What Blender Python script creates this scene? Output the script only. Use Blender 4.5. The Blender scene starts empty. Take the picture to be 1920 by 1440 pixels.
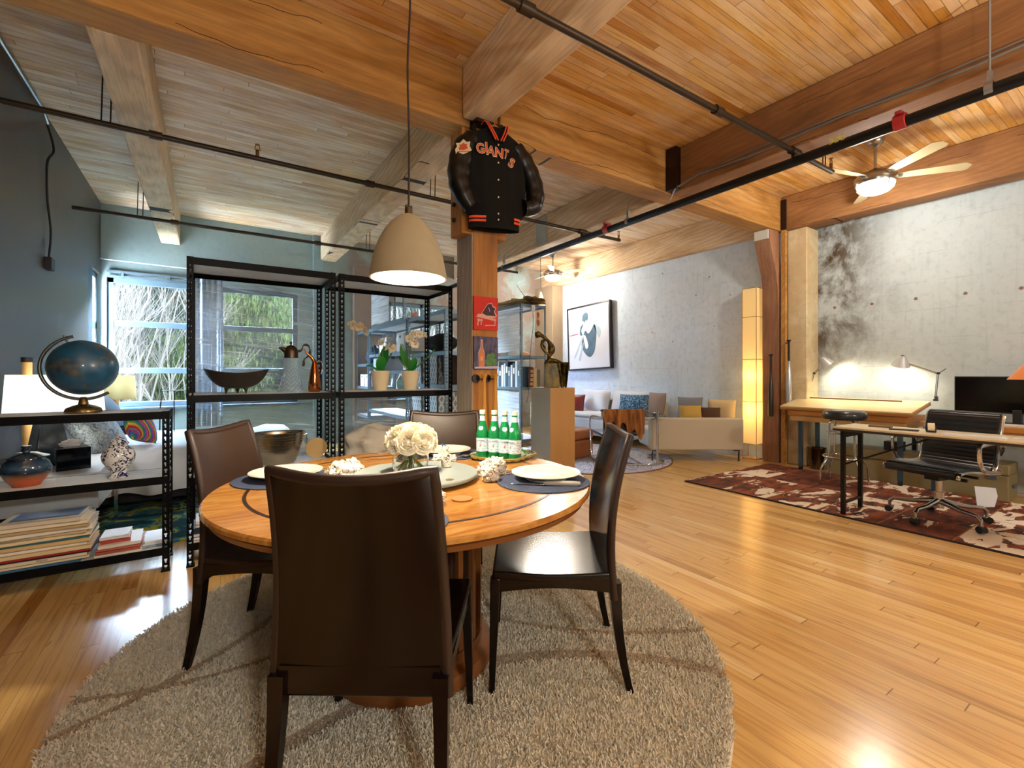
import bpy, bmesh, math, random
from mathutils import Vector, Matrix, noise as mnoise
random.seed(7)
PI = math.pi
S = bpy.context.scene
C = S.collection

# ------------------------------------------------------------------ camera, world, sun, exposure
cam_d = bpy.data.cameras.new('camera'); cam = bpy.data.objects.new('camera', cam_d); C.objects.link(cam)
cam.location = (0, 0, 1.2); cam.rotation_euler = (PI/2, 0, -math.radians(33.5))
cam_d.sensor_width = 36; cam_d.lens = 864/1920*36; cam_d.shift_y = -20/1920; cam_d.clip_start = .05; cam_d.clip_end = 300
S.camera = cam
S.view_settings.view_transform = 'Standard'; S.view_settings.look = 'None'
S.view_settings.gamma = 1; S.view_settings.exposure = 1.0; S.view_settings.use_curve_mapping = False
W = bpy.data.worlds.new('sky'); S.world = W; W.use_nodes = True
wn = W.node_tree; bg = wn.nodes['Background']
tc = wn.nodes.new('ShaderNodeTexCoord'); sp = wn.nodes.new('ShaderNodeSeparateXYZ'); cr = wn.nodes.new('ShaderNodeValToRGB')
wn.links.new(tc.outputs['Generated'], sp.inputs[0]); wn.links.new(sp.outputs['Z'], cr.inputs[0]); wn.links.new(cr.outputs[0], bg.inputs[0])
cr.color_ramp.elements[0].color = (.78, .90, 1, 1); cr.color_ramp.elements[1].color = (.48, .72, 1, 1); cr.color_ramp.elements[1].position = .7
bg.inputs[1].default_value = 62.0
sun_d = bpy.data.lights.new('sun', 'SUN'); sun_d.energy = 3.0; sun_d.angle = .01; sun_d.color = (1, .93, .84)
sun = bpy.data.objects.new('sun', sun_d); C.objects.link(sun)
sun.rotation_euler = Vector((-.75, .42, -.5)).to_track_quat('-Z', 'Y').to_euler()

# ------------------------------------------------------------------ colour and node helpers
def h(s):
    s = s.lstrip('#'); v = [int(s[i:i+2], 16)/255 for i in (0, 2, 4)]
    return tuple(c/12.92 if c <= .04045 else ((c+.055)/1.055)**2.4 for c in v) + (1,)
class NT:
    def __init__(s, name):
        s.m = bpy.data.materials.new(name); s.m.use_nodes = True; s.t = s.m.node_tree
        s.b = s.t.nodes['Principled BSDF']; s.out = s.t.nodes['Material Output']
    def node(s, ty, **kw):
        n = s.t.nodes.new(ty)
        for k, v in kw.items(): setattr(n, k, v)
        return n
    def inp(s, n, i, v):
        if isinstance(v, bpy.types.NodeSocket): s.t.links.new(v, n.inputs[i])
        elif v is not None: n.inputs[i].default_value = v
    def math(s, op, a, b=0, c=None):
        n = s.node('ShaderNodeMath', operation=op); s.inp(n, 0, a); s.inp(n, 1, b)
        if c is not None: s.inp(n, 2, c)
        return n.outputs[0]
    def mix(s, f, a, b, mode='MIX'):
        n = s.node('ShaderNodeMix', data_type='RGBA', blend_type=mode); s.inp(n, 0, f); s.inp(n, 6, a); s.inp(n, 7, b); return n.outputs[2]
    def ramp(s, f, stops, interp='LINEAR'):
        n = s.node('ShaderNodeValToRGB'); s.inp(n, 0, f); e = n.color_ramp; e.interpolation = interp
        while len(e.elements) < len(stops): e.elements.new(.5)
        for el, (p, c) in zip(e.elements, stops): el.position = p; el.color = c if isinstance(c, tuple) else (h(c) if isinstance(c, str) else (c, c, c, 1))
        return n.outputs[0]
    def noise(s, vec, scale, detail=3, rough=.5, dist=0):
        n = s.node('ShaderNodeTexNoise'); s.inp(n, 'Vector', vec); n.inputs['Scale'].default_value = scale
        n.inputs['Detail'].default_value = detail; n.inputs['Roughness'].default_value = rough; n.inputs['Distortion'].default_value = dist; return n.outputs[0]
    def white(s, vec): n = s.node('ShaderNodeTexWhiteNoise'); s.inp(n, 0, vec); return n.outputs[0]
    def pos(s): return s.node('ShaderNodeNewGeometry').outputs['Position']
    def obj(s): return s.node('ShaderNodeTexCoord').outputs['Object']
    def scale(s, v, sc, off=(0, 0, 0)):
        n = s.node('ShaderNodeMapping'); s.inp(n, 0, v); n.inputs['Scale'].default_value = sc; n.inputs['Location'].default_value = off; return n.outputs[0]
    def sep(s, v): n = s.node('ShaderNodeSeparateXYZ'); s.inp(n, 0, v); return n.outputs
    def comb(s, x, y, z): n = s.node('ShaderNodeCombineXYZ'); s.inp(n, 0, x); s.inp(n, 1, y); s.inp(n, 2, z); return n.outputs[0]
    def bump(s, hgt, st, dist=.01):
        n = s.node('ShaderNodeBump'); s.inp(n, 'Height', hgt); n.inputs['Strength'].default_value = st; n.inputs['Distance'].default_value = dist
        s.t.links.new(n.outputs[0], s.b.inputs['Normal'])
    def set(s, **kw):
        for k, v in kw.items(): s.inp(s.b, k.replace('_', ' '), v)
        return s.m
MC = {}
def M(name, col, rough=.5, metal=0, var=0, vs=6, bump=0, bs=40, emit=0, ecol=None, trans=0, coat=0, alpha=1, sheen=0, ior=None, streak=None, spec=None):
    if name in MC: return MC[name]
    n = NT(name); c = h(col) if isinstance(col, str) else col
    cc = c
    if var:
        v = n.obj()
        if streak: v = n.scale(v, streak)
        f = n.noise(v, vs, 4)
        cc = n.mix(f, tuple(x*(1-var) for x in c[:3])+(1,), tuple(min(1, x*(1+var)) for x in c[:3])+(1,))
    n.set(Base_Color=cc, Roughness=rough, Metallic=metal, Coat_Weight=coat, Transmission_Weight=trans, Alpha=alpha)
    if sheen: n.set(Sheen_Weight=sheen)
    if spec is not None: n.set(Specular_IOR_Level=spec)
    if ior: n.set(IOR=ior)
    if emit: n.set(Emission_Color=h(ecol) if ecol else c, Emission_Strength=emit)
    if bump: n.bump(n.noise(n.obj(), bs, 4), bump)
    MC[name] = n.m; return n.m

def planks(name, axis, wid, ln, stops, rough, bz=None, calm=None, gap='#3a2410', gapw=.03, grain=1, blotch=None, bumps=.15, grainamt=.25):
    n = NT(name); P = n.sep(n.pos()); a, b = (P[0], P[1]) if axis == 'x' else (P[1], P[0])
    row = n.math('DIVIDE', b, wid); ri = n.math('FLOOR', row); rf = n.math('FRACT', row)
    sh = n.math('MULTIPLY', n.white(n.comb(ri, 3.3, 0)), 7.0)
    seg = n.math('ADD', n.math('DIVIDE', a, ln), sh); si = n.math('FLOOR', seg); sf = n.math('FRACT', seg)
    rnd = n.white(n.comb(ri, si, 1.7))
    base = n.ramp(rnd, stops)
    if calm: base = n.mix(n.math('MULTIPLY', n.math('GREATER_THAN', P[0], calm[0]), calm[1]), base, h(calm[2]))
    gv = n.comb(n.math('MULTIPLY', a, 1.2), n.math('MULTIPLY', b, 22.0), n.math('MULTIPLY', rnd, 30.0))
    g = n.noise(gv, 2.0*grain, 5, .6, .6)
    col = n.mix(grainamt, base, n.ramp(g, [(.3, '#6b4420'), (.5, '#d8b078'), (.75, '#f4e0b8')]), 'SOFT_LIGHT')
    col = n.mix(n.ramp(g, [(.25, grainamt), (.5, .0)]), col, h('#4a2a10'))
    kn = n.noise(n.comb(n.math('MULTIPLY', a, 2.5), n.math('MULTIPLY', b, 9.0), rnd), 2.2, 2)
    col = n.mix(n.ramp(kn, [(.72, 0.), (.8, .6)]), col, h('#5a3212'))
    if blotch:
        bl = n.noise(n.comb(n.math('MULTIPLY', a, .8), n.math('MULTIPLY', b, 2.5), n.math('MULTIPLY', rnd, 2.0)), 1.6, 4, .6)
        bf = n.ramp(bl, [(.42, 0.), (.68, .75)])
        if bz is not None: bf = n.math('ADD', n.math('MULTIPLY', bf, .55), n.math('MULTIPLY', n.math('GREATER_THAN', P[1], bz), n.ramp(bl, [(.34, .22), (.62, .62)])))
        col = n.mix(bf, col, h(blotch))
    e1 = n.math('MINIMUM', rf, n.math('SUBTRACT', 1, rf)); gm = n.math('LESS_THAN', e1, gapw/2)
    e2 = n.math('MINIMUM', sf, n.math('SUBTRACT', 1, sf)); gm2 = n.math('LESS_THAN', e2, .0022/ln)
    gm = n.math('MAXIMUM', gm, gm2)
    n.set(Base_Color=n.mix(n.math('MULTIPLY', gm, .75), col, h(gap)), Roughness=rough)
    n.bump(n.math('ADD', n.math('MULTIPLY', gm, -1.0), n.math('MULTIPLY', g, .3)), bumps, .003)
    return n.m

def beamwood(name, axis, stops, rough=.7, crack=True):
    n = NT(name); P = n.pos(); sc = {'x': (.35, 1, 1), 'y': (1, .35, 1), 'z': (1, 1, .35)}[axis]
    v = n.scale(P, sc)
    wv = n.node('ShaderNodeTexWave', wave_type='RINGS'); n.inp(wv, 'Vector', n.scale(P, {'x': (.25, 1, 1), 'y': (1, .25, 1), 'z': (1, 1, .25)}[axis], (3.3, 1.1, .7)))
    wv.inputs['Scale'].default_value = 6; wv.inputs['Distortion'].default_value = 9; wv.inputs['Detail'].default_value = 3; wv.inputs['Detail Scale'].default_value = 1.1
    a = n.noise(v, 2.6, 5, .6, .8)
    base = n.ramp(a, stops)
    col = n.mix(n.math('MULTIPLY', wv.outputs['Fac'], .22), base, h('#5a3618'))
    fine = n.noise(n.scale(P, tuple(1 if s < 1 else 30 for s in sc)), 3, 4)
    col = n.mix(n.ramp(fine, [(.3, .25), (.55, 0.)]), col, h('#3c200c'))
    hh = fine
    if crack:
        # drying checks: thin dark wandering lines along the grain
        q = n.sep(P); off = {'x': 0, 'y': 1, 'z': 2}[axis]
        wob = n.noise(n.comb(n.math('MULTIPLY', q[off], 1.3), .5, .5), 1, 3)
        u = n.math('ADD', n.math('MULTIPLY', q[2 if axis != 'z' else 0], 1.0), n.math('MULTIPLY', wob, .25))
        fr = n.math('ABSOLUTE', n.math('SUBTRACT', n.math('FRACT', n.math('MULTIPLY', u, 1/.31)), .5))
        ck = n.math('MULTIPLY', n.math('LESS_THAN', fr, .007), n.math('GREATER_THAN', n.noise(n.scale(P, (.8, .8, .3)), 1.7, 1), .53))
        col = n.mix(ck, col, h('#1c0e05'))
    n.set(Base_Color=col, Roughness=rough); n.bump(hh, .25, .004); return n.m

def concrete(name, c1, c2, stain=None, amt=.5, boards=True, zone=None, rough=.85, bump=.35, holes=()):
    n = NT(name); P = n.pos(); q = n.sep(P)
    a = n.noise(P, .9, 6, .6); b = n.noise(P, 14, 5, .65)
    col = n.mix(n.ramp(a, [(.35, 0.), (.65, 1.)]), h(c1), h(c2))
    col = n.mix(n.ramp(b, [(.32, .22), (.5, 0.)]), col, h('#7c8084'))
    hg = n.math('MULTIPLY', b, .6)
    if boards:
        fr = n.math('FRACT', n.math('DIVIDE', q[2], .32)); ln = n.math('LESS_THAN', fr, .012)
        lm = n.math('MULTIPLY', ln, n.ramp(n.noise(P, 2.2, 3), [(.42, 0.), (.6, .45)]))
        col = n.mix(lm, col, h('#6c7074')); hg = n.math('SUBTRACT', hg, lm)
        vs = n.noise(n.scale(P, (9, 9, .6)), 3, 4); col = n.mix(n.ramp(vs, [(.55, 0.), (.8, .22)]), col, h('#808890'))
        vo = n.node('ShaderNodeTexVoronoi'); n.inp(vo, 'Vector', n.scale(P, (1, 1, 1))); vo.inputs['Scale'].default_value = 2.6
        pit = n.math('LESS_THAN', vo.outputs['Distance'], .035); col = n.mix(n.math('MULTIPLY', pit, .7), col, h('#4a4a48'))
    if stain:
        s = n.noise(n.scale(P, (1, 1.2, 1.1)), 1.7, 8, .68, .4); m = n.ramp(s, [(.38, 0.), (.54, 1.)])
        if zone:
            for ax, lo, hi in zone:
                mr = n.node('ShaderNodeMapRange', interpolation_type='SMOOTHSTEP'); n.inp(mr, 0, n.math('ADD', q[ax], n.math('MULTIPLY', n.math('SUBTRACT', a, .5), .8))); n.inp(mr, 1, lo); n.inp(mr, 2, hi)
                m = n.math('MULTIPLY', m, mr.outputs[0])
        col = n.mix(n.math('MULTIPLY', m, amt), col, h(stain))
    for hy, hz in holes:      # rusty form-tie holes
        d = n.math('ADD', n.math('POWER', n.math('SUBTRACT', q[1], hy), 2), n.math('POWER', n.math('SUBTRACT', q[2], hz), 2))
        col = n.mix(n.math('MULTIPLY', n.math('LESS_THAN', n.math('ADD', d, n.math('MULTIPLY', n.math('SUBTRACT', b, .5), .0006)), .0003), .85), col, h('#6a3f1c'))
    n.set(Base_Color=col, Roughness=rough); n.bump(hg, bump, .01); return n.m

# ------------------------------------------------------------------ mesh builder
class MB:
    def __init__(s): s.v = []; s.f = []; s.mi = []; s.cur = 0
    def mat(s, i): s.cur = i; return s
    def add(s, vs, fs):
        o = len(s.v); s.v += [tuple(v) for v in vs]
        for f in fs: s.f.append([i+o for i in f]); s.mi.append(s.cur)
        return s
    def box(s, x0, x1, y0, y1, z0, z1, mx=None):
        vs = [Vector((x, y, z)) for x in (x0, x1) for y in (y0, y1) for z in (z0, z1)]
        if mx: vs = [mx @ v for v in vs]
        return s.add(vs, [(0, 1, 3, 2), (4, 6, 7, 5), (0, 4, 5, 1), (2, 3, 7, 6), (0, 2, 6, 4), (1, 5, 7, 3)])
    def hexa(s, b, t):   # bottom quad, top quad (ccw from above)
        return s.add(list(b)+list(t), [(3, 2, 1, 0), (4, 5, 6, 7), (0, 1, 5, 4), (1, 2, 6, 5), (2, 3, 7, 6), (3, 0, 4, 7)])
    def tube(s, pts, r, n=10, caps=True, closed=False, sq=None):
        pts = [Vector(p) for p in pts]; m = len(pts); R = r if isinstance(r, (list, tuple)) else [r]*m
        up = None; base = len(s.v); vs = []
        for i, p in enumerate(pts):
            if closed: d = pts[(i+1) % m]-pts[i-1]
            else: d = pts[min(i+1, m-1)]-pts[max(i-1, 0)]
            if d.length < 1e-9: d = Vector((0, 0, 1))
            d.normalize()
            if up is None: up = Vector((0, 0, 1)) if abs(d.z) < .9 else Vector((1, 0, 0))
            a = d.cross(up)
            if a.length < 1e-6: a = d.cross(Vector((0, 1, 0)))
            a.normalize(); b = a.cross(d).normalized(); up = b
            for k in range(n):
                t = 2*PI*k/n + (PI/4 if n == 4 else 0); vs.append(p+(a*math.cos(t)+b*math.sin(t)*(sq or 1))*R[i])
        fs = []
        for i in range(m if closed else m-1):
            j = (i+1) % m
            for k in range(n): l = (k+1) % n; fs.append((i*n+k, i*n+l, j*n+l, j*n+k))
        if caps and not closed: fs.append(tuple(range(n))[::-1]); fs.append(tuple((m-1)*n+k for k in range(n)))
        return s.add(vs, fs)
    def cyl(s, c, r, z0, z1, n=24, r2=None):
        return s.tube([(c[0], c[1], z0), (c[0], c[1], z1)], [r, r if r2 is None else r2], n)
    def lathe(s, prof, c=(0, 0, 0), n=32, mx=None, a0=0, a1=2*PI, caps=False):
        vs = []; full = abs(a1-a0-2*PI) < 1e-6; nn = n if full else n+1
        for (r, z) in prof:
            for k in range(nn):
                t = a0+(a1-a0)*k/n; v = Vector((c[0]+r*math.cos(t), c[1]+r*math.sin(t), c[2]+z)); vs.append(mx @ v if mx else v)
        fs = []
        for i in range(len(prof)-1):
            for k in range(n):
                l = (k+1) % nn; fs.append((i*nn+k, i*nn+l, (i+1)*nn+l, (i+1)*nn+k))
        if full and caps:
            if prof[0][0] > 1e-6: fs.append(tuple(range(n))[::-1])
            if prof[-1][0] > 1e-6: fs.append(tuple((len(prof)-1)*n+k for k in range(n)))
        return s.add(vs, fs)
    def sph(s, c, r, n=16, sc=(1, 1, 1), nz=None, seed=0, ns=3, mx=None):
        m = n//2; vs = []
        for i in range(m+1):
            ph = PI*i/m
            for k in range(n):
                t = 2*PI*k/n; d = Vector((math.sin(ph)*math.cos(t), math.sin(ph)*math.sin(t), math.cos(ph)))
                rr = r*(1+(nz*mnoise.noise(d*ns+Vector((seed, seed*.7, 0))) if nz else 0)); v = Vector((d.x*rr*sc[0], d.y*rr*sc[1], d.z*rr*sc[2]))
                if mx: v = mx @ v
                vs.append(Vector(c)+v)
        fs = []
        for i in range(m):
            for k in range(n): l = (k+1) % n; fs.append((i*n+k, (i+1)*n+k, (i+1)*n+l, i*n+l))
        return s.add(vs, fs)
    def grid(s, fn, nu, nv, th=0, nrm=None):
        P = [[Vector(fn(i/nu, j/nv)) for j in range(nv+1)] for i in range(nu+1)]
        vs = [p for row in P for p in row]; w = nv+1
        fs = [(i*w+j, (i+1)*w+j, (i+1)*w+j+1, i*w+j+1) for i in range(nu) for j in range(nv)]
        if not th: return s.add(vs, fs)
        N = []
        for i in range(nu+1):
            for j in range(nv+1):
                if nrm: N.append(Vector(nrm)); continue
                du = P[min(i+1, nu)][j]-P[max(i-1, 0)][j]; dv = P[i][min(j+1, nv)]-P[i][max(j-1, 0)]
                q = du.cross(dv); N.append(q.normalized() if q.length > 1e-12 else Vector((0, 0, 1)))
        k = len(vs); vs2 = [v-N[i]*th for i, v in enumerate(vs)]
        f2 = [tuple(reversed([a+k for a in f])) for f in fs]
        rim = [i*w for i in range(nu+1)][::-1]+[j for j in range(1, w)]+[i*w+nv for i in range(1, nu+1)]+[nu*w+j for j in range(nv-1, 0, -1)]
        side = [(rim[a], rim[(a+1) % len(rim)], rim[(a+1) % len(rim)]+k, rim[a]+k) for a in range(len(rim))]
        return s.add(vs+vs2, fs+f2+side)
    def prism(s, poly, t, mx=None, off=0):   # poly in xy extruded in z from off to off+t
        n = len(poly); vs = [Vector((p[0], p[1], off)) for p in poly]+[Vector((p[0], p[1], off+t)) for p in poly]
        if mx: vs = [mx @ v for v in vs]
        return s.add(vs, [tuple(range(n))[::-1], tuple(range(n, 2*n))]+[(i, (i+1) % n, (i+1) % n+n, i+n) for i in range(n)])
    def build(s, name, mats, parent=None, org=None, bevel=0, smooth=35, sub=0, loc=None, rz=0, seg=2):
        me = bpy.data.meshes.new(name)
        o3 = Vector(org) if org else Vector((0, 0, 0))
        me.from_pydata([tuple(Vector(v)-o3) for v in s.v], [], s.f); me.validate(); me.update()
        for m in (mats if isinstance(mats, (list, tuple)) else [mats]): me.materials.append(m)
        if len(me.materials) > 1 and len(me.polygons) == len(s.mi):
            for p, i in zip(me.polygons, s.mi): p.material_index = i
        bm = bmesh.new(); bm.from_mesh(me); bmesh.ops.recalc_face_normals(bm, faces=bm.faces); bm.to_mesh(me); bm.free()
        if smooth:
            for p in me.polygons: p.use_smooth = True
            me.set_sharp_from_angle(angle=math.radians(smooth))
        o = bpy.data.objects.new(name, me); C.objects.link(o)
        if parent: o.parent = parent
        if loc: o.location = loc
        if rz: o.rotation_euler = (0, 0, rz)
        if bevel:
            b = o.modifiers.new('bevel', 'BEVEL'); b.width = bevel; b.segments = seg; b.limit_method = 'ANGLE'; b.angle_limit = math.radians(40)
        if sub: q = o.modifiers.new('subd', 'SUBSURF'); q.levels = sub; q.render_levels = sub
        return o

def tag(o, label, cat, group=None, kind=None):
    if label: o['label'] = label
    if cat: o['category'] = cat
    if group: o['group'] = group
    if kind: o['kind'] = kind
    return o
def thing(name, label, cat, loc=(0, 0, 0), rz=0, group=None, kind=None):
    o = bpy.data.objects.new(name, None); o.empty_display_size = .05; C.objects.link(o); o.location = loc; o.rotation_euler = (0, 0, rz)
    return tag(o, label, cat, group, kind)
def solid(mb, name, mats, label, cat, loc, group=None, kind=None, **kw):   # a thing that is one mesh, authored in world coordinates
    o = mb.build(name, mats, org=loc, **kw); o.location = loc; return tag(o, label, cat, group, kind)
def struct(name, mb, m, **kw):
    o = mb.build(name, m, **kw); o['kind'] = 'structure'; return o
def dup(root, loc=None, rz=None, label=None, group=None, parent=None):
    r = root.copy(); C.objects.link(r)
    if parent: r.parent = parent
    if loc is not None: r.location = loc
    if rz is not None: r.rotation_euler = (0, 0, rz)
    if label: r['label'] = label
    if group: r['group'] = group
    for ch in [c for c in root.children]:
        dup(ch, parent=r)
    return r
def text(name, body, size, m, parent, mx, ext=.001, offset=0, align='CENTER'):
    cu = bpy.data.curves.new(name, 'FONT'); cu.body = body; cu.size = size; cu.extrude = ext; cu.offset = offset; cu.align_x = align; cu.align_y = 'CENTER'; cu.resolution_u = 3
    t = bpy.data.objects.new(name, cu); me = bpy.data.meshes.new_from_object(t); bpy.data.objects.remove(t)
    me.materials.clear(); me.materials.append(m); o = bpy.data.objects.new(name, me); C.objects.link(o); o.parent = parent; o.matrix_local = mx; return o
def lamp(name, kind, loc, energy, color, size=.1, parent=None, rot=None, spot=None, blend=.5):
    d = bpy.data.lights.new(name, kind); d.energy = energy; d.color = color
    if kind == 'AREA': d.size = size
    else: d.shadow_soft_size = size
    if kind == 'SPOT': d.spot_size = spot; d.spot_blend = blend
    o = bpy.data.objects.new(name, d); C.objects.link(o); o.location = loc
    if rot: o.rotation_euler = rot
    if parent: o.parent = parent
    return o
def T(x=0, y=0, z=0): return Matrix.Translation((x, y, z))
def R(a, ax='Z'): return Matrix.Rotation(math.radians(a), 4, ax)
def bez(p0, p1, p2, p3, n=12):
    p0, p1, p2, p3 = map(Vector, (p0, p1, p2, p3)); return [p0*(1-t)**3+p1*3*t*(1-t)**2+p2*3*t*t*(1-t)+p3*t**3 for t in [i/n for i in range(n+1)]]
def smooth_path(pts, k=6):
    pts = [Vector(p) for p in pts]; out = []
    for i in range(len(pts)-1):
        a, b, c, d = pts[max(i-1, 0)], pts[i], pts[i+1], pts[min(i+2, len(pts)-1)]
        for j in range(k):
            t = j/k; out.append(.5*((2*b)+(c-a)*t+(2*a-5*b+4*c-d)*t*t+(3*b-a-3*c+d)*t**3))
    out.append(pts[-1]); return out

WARM = (1, .70, .38); WARMW = (1, .84, .62)
# ------------------------------------------------------------------ room shell
XL, XR, XR2, YB, YF, ZC, ZB = -1.22, 6.48, 6.78, 8.42, -3.4, 3.55, 3.10
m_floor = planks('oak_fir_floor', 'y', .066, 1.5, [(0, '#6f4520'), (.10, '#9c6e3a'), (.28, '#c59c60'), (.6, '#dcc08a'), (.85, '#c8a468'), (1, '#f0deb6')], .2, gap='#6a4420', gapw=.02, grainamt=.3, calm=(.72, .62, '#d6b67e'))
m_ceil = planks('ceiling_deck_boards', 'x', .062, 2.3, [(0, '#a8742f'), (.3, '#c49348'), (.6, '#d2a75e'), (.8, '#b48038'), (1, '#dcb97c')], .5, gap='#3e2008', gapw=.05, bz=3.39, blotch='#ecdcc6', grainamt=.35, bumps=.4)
m_girder = beamwood('girder_timber', 'x', [(.25, '#98682c'), (.45, '#b4823e'), (.6, '#c2924e'), (.8, '#d6ae76')])
m_beam = beamwood('joist_timber', 'y', [(.25, '#c09c74'), (.45, '#d6b890'), (.6, '#e0c8a6'), (.8, '#eadac0')])
m_beamr = beamwood('redwood_joist_timber', 'y', [(.25, '#6e4a2c'), (.45, '#8c6036'), (.6, '#9f7042'), (.8, '#b88a54')])
m_post = beamwood('column_timber', 'z', [(.25, '#8c5a26'), (.45, '#b07434'), (.6, '#be8442'), (.8, '#cfa066')])
m_darkw = M('charcoal_wall_paint', '#423d3a', .42, var=.25, vs=1.5, bump=.06, bs=6)
m_backw = concrete('grey_green_painted_concrete', '#88a0a2', '#9aacac', stain='#8b7468', amt=.85, zone=[(0, 1.9, 2.4)], boards=False)
HOLES = [(2.671, 2.05), (2.269, 2.048), (1.852, 2.057), (1.437, 2.058), (1.03, 2.052)]
m_rightw = concrete('white_washed_board_formed_concrete', '#d6e2ee', '#c6d6e6', stain='#8d979c', amt=.10)
m_rightw2 = concrete('stained_white_concrete', '#bcc6ca', '#aebabf', stain='#46341a', amt=1., zone=[(1, 1.85, 2.75), (2, .5, 1.9)], holes=HOLES)
m_pil = concrete('cream_painted_concrete', '#d8cba8', '#cbb994', stain='#a98a5c', amt=.5)
m_frame = M('grey_blue_window_frame', '#556874', .5)
m_dframe = M('dark_window_reveal', '#2d4a5e', .5)

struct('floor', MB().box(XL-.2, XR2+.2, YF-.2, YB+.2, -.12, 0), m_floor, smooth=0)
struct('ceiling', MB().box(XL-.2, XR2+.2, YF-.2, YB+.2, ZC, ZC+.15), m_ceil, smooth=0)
w = MB(); w.box(XL-.2, XL, YF, 7.62, 0, ZC); w.box(XL-.2, XL, 7.62, YB, 0, .72); w.box(XL-.2, XL, 7.62, YB, 2.56, ZC)
struct('wall_left', w, m_darkw, smooth=0)
W1, W2, W3 = (-1.16, .02), (.14, 1.27), (2.80, 4.15); ZS, ZT = .72, 2.54
w = MB(); xs = [XL-.2, W1[0], W1[1], W2[0], W2[1], W3[0], W3[1], XR2+.2]
for i in range(0, 8, 2): w.box(xs[i], xs[i+1], YB, YB+.22, 0, ZC)
for a, b in (W1, W2, W3): w.box(a, b, YB, YB+.22, 0, ZS); w.box(a, b, YB, YB+.22, ZT, ZC)
struct('wall_back', w, m_backw, smooth=0)
struct('wall_front', MB().box(XL-.2, XR2+.2, YF-.2, YF, 0, ZC), M('taupe_plaster', '#7b736a', .8), smooth=0)
struct('wall_right', MB().box(XR, XR2+.2, 3.03, YB, 0, ZC), m_rightw, smooth=0)
struct('wall_right_stained', MB().box(XR2, XR2+.2, YF, 3.03, 0, ZC), m_rightw2, smooth=0)
# pilasters
struct('trim_1', MB().box(6.46, XR2, 2.86, 3.10, 0, ZB), m_pil, bevel=.012)
struct('trim_2', MB().box(6.2, XR+.02, 7.78, YB, 0, ZB), concrete('brown_corner_pilaster_concrete', '#9a8468', '#84705a', boards=False), bevel=.01)
struct('trim_3', MB().box(1.50, 1.66, YB-.05, YB, 0, ZC), concrete('blue_grey_concrete_strip', '#86a6b0', '#90aab2', boards=False), bevel=.01)
struct('trim_4', MB().box(2.16, 2.74, YB-.12, YB, 0, ZB), concrete('taupe_concrete_pier', '#8b7a6c', '#7d6f64', boards=False), bevel=.01)
struct('baseboard_left', MB().box(XL, XL+.015, YF, YB, 0, .1), m_darkw)

# windows: frames with rails, panes of glass
m_glass = NT('window_glass'); _t = m_glass.node('ShaderNodeBsdfTransparent'); _g = m_glass.node('ShaderNodeBsdfGlossy'); _g.inputs['Roughness'].default_value = .02
_mx = m_glass.node('ShaderNodeMixShader'); _mx.inputs[0].default_value = .02; m_glass.t.links.new(_t.outputs[0], _mx.inputs[1]); m_glass.t.links.new(_g.outputs[0], _mx.inputs[2]); m_glass.t.links.new(_mx.outputs[0], m_glass.out.inputs[0]); m_glass = m_glass.m
def window(n, x0, x1, mull=()):
    y0, y1 = YB+.03, YB+.10; r = thing('window_%d' % n, None, None, (x0, YB+.06, ZS)); r['kind'] = 'structure'
    f = MB(); t = .075
    f.box(x0, x1, y0, y1, ZS, ZS+t); f.box(x0, x1, y0, y1, ZT-t, ZT); f.box(x0, x0+t, y0, y1, ZS, ZT); f.box(x1-t, x1, y0, y1, ZS, ZT)
    for z in (1.2, 1.865): f.box(x0+t, x1-t, y0, y1, z, z+.08)
    for mxx in mull: f.box(mxx-.03, mxx+.03, y0, y1, ZS, ZT)
    f.build('window_frame', m_frame, r, org=r.location, bevel=.006)
    MB().box(x0+t, x1-t, YB+.062, YB+.068, ZS+t, ZT-t).build('window_glass', m_glass, r, org=r.location, smooth=0)
    MB().box(x0-.03, x1+.03, YB-.07, YB+.03, ZS-.04, ZS).build('window_sill', m_frame, r, org=r.location, bevel=.006)
    return r
window(1, *W1); window(2, *W2); window(3, *W3, mull=(3.48,))
r = thing('window_4', None, None, (XL-.1, 7.62, ZS)); r['kind'] = 'structure'
f = MB(); y0, y1 = 7.9, YB-.005
f.box(XL-.10, XL-.04, y0, y1, ZS, ZS+.07); f.box(XL-.10, XL-.04, y0, y1, 2.49, 2.56); f.box(XL-.10, XL-.04, y0, y0+.06, ZS, 2.56); f.box(XL-.10, XL-.04, y1-.10, y1, ZS, 2.56); f.box(XL-.10, XL-.04, y0, y1, 1.8, 1.9)
f.build('window_frame', m_frame, r, org=r.location, bevel=.005)
MB().box(XL-.075, XL-.069, y0+.06, y1-.1, ZS+.07, 2.49).build('window_glass', m_glass, r, org=r.location, smooth=0)
MB().box(XL-.2, XL-.005, 7.62, 7.9, ZS, 2.56).build('reveal_panel', m_dframe, r, org=r.location, bevel=.004)
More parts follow.
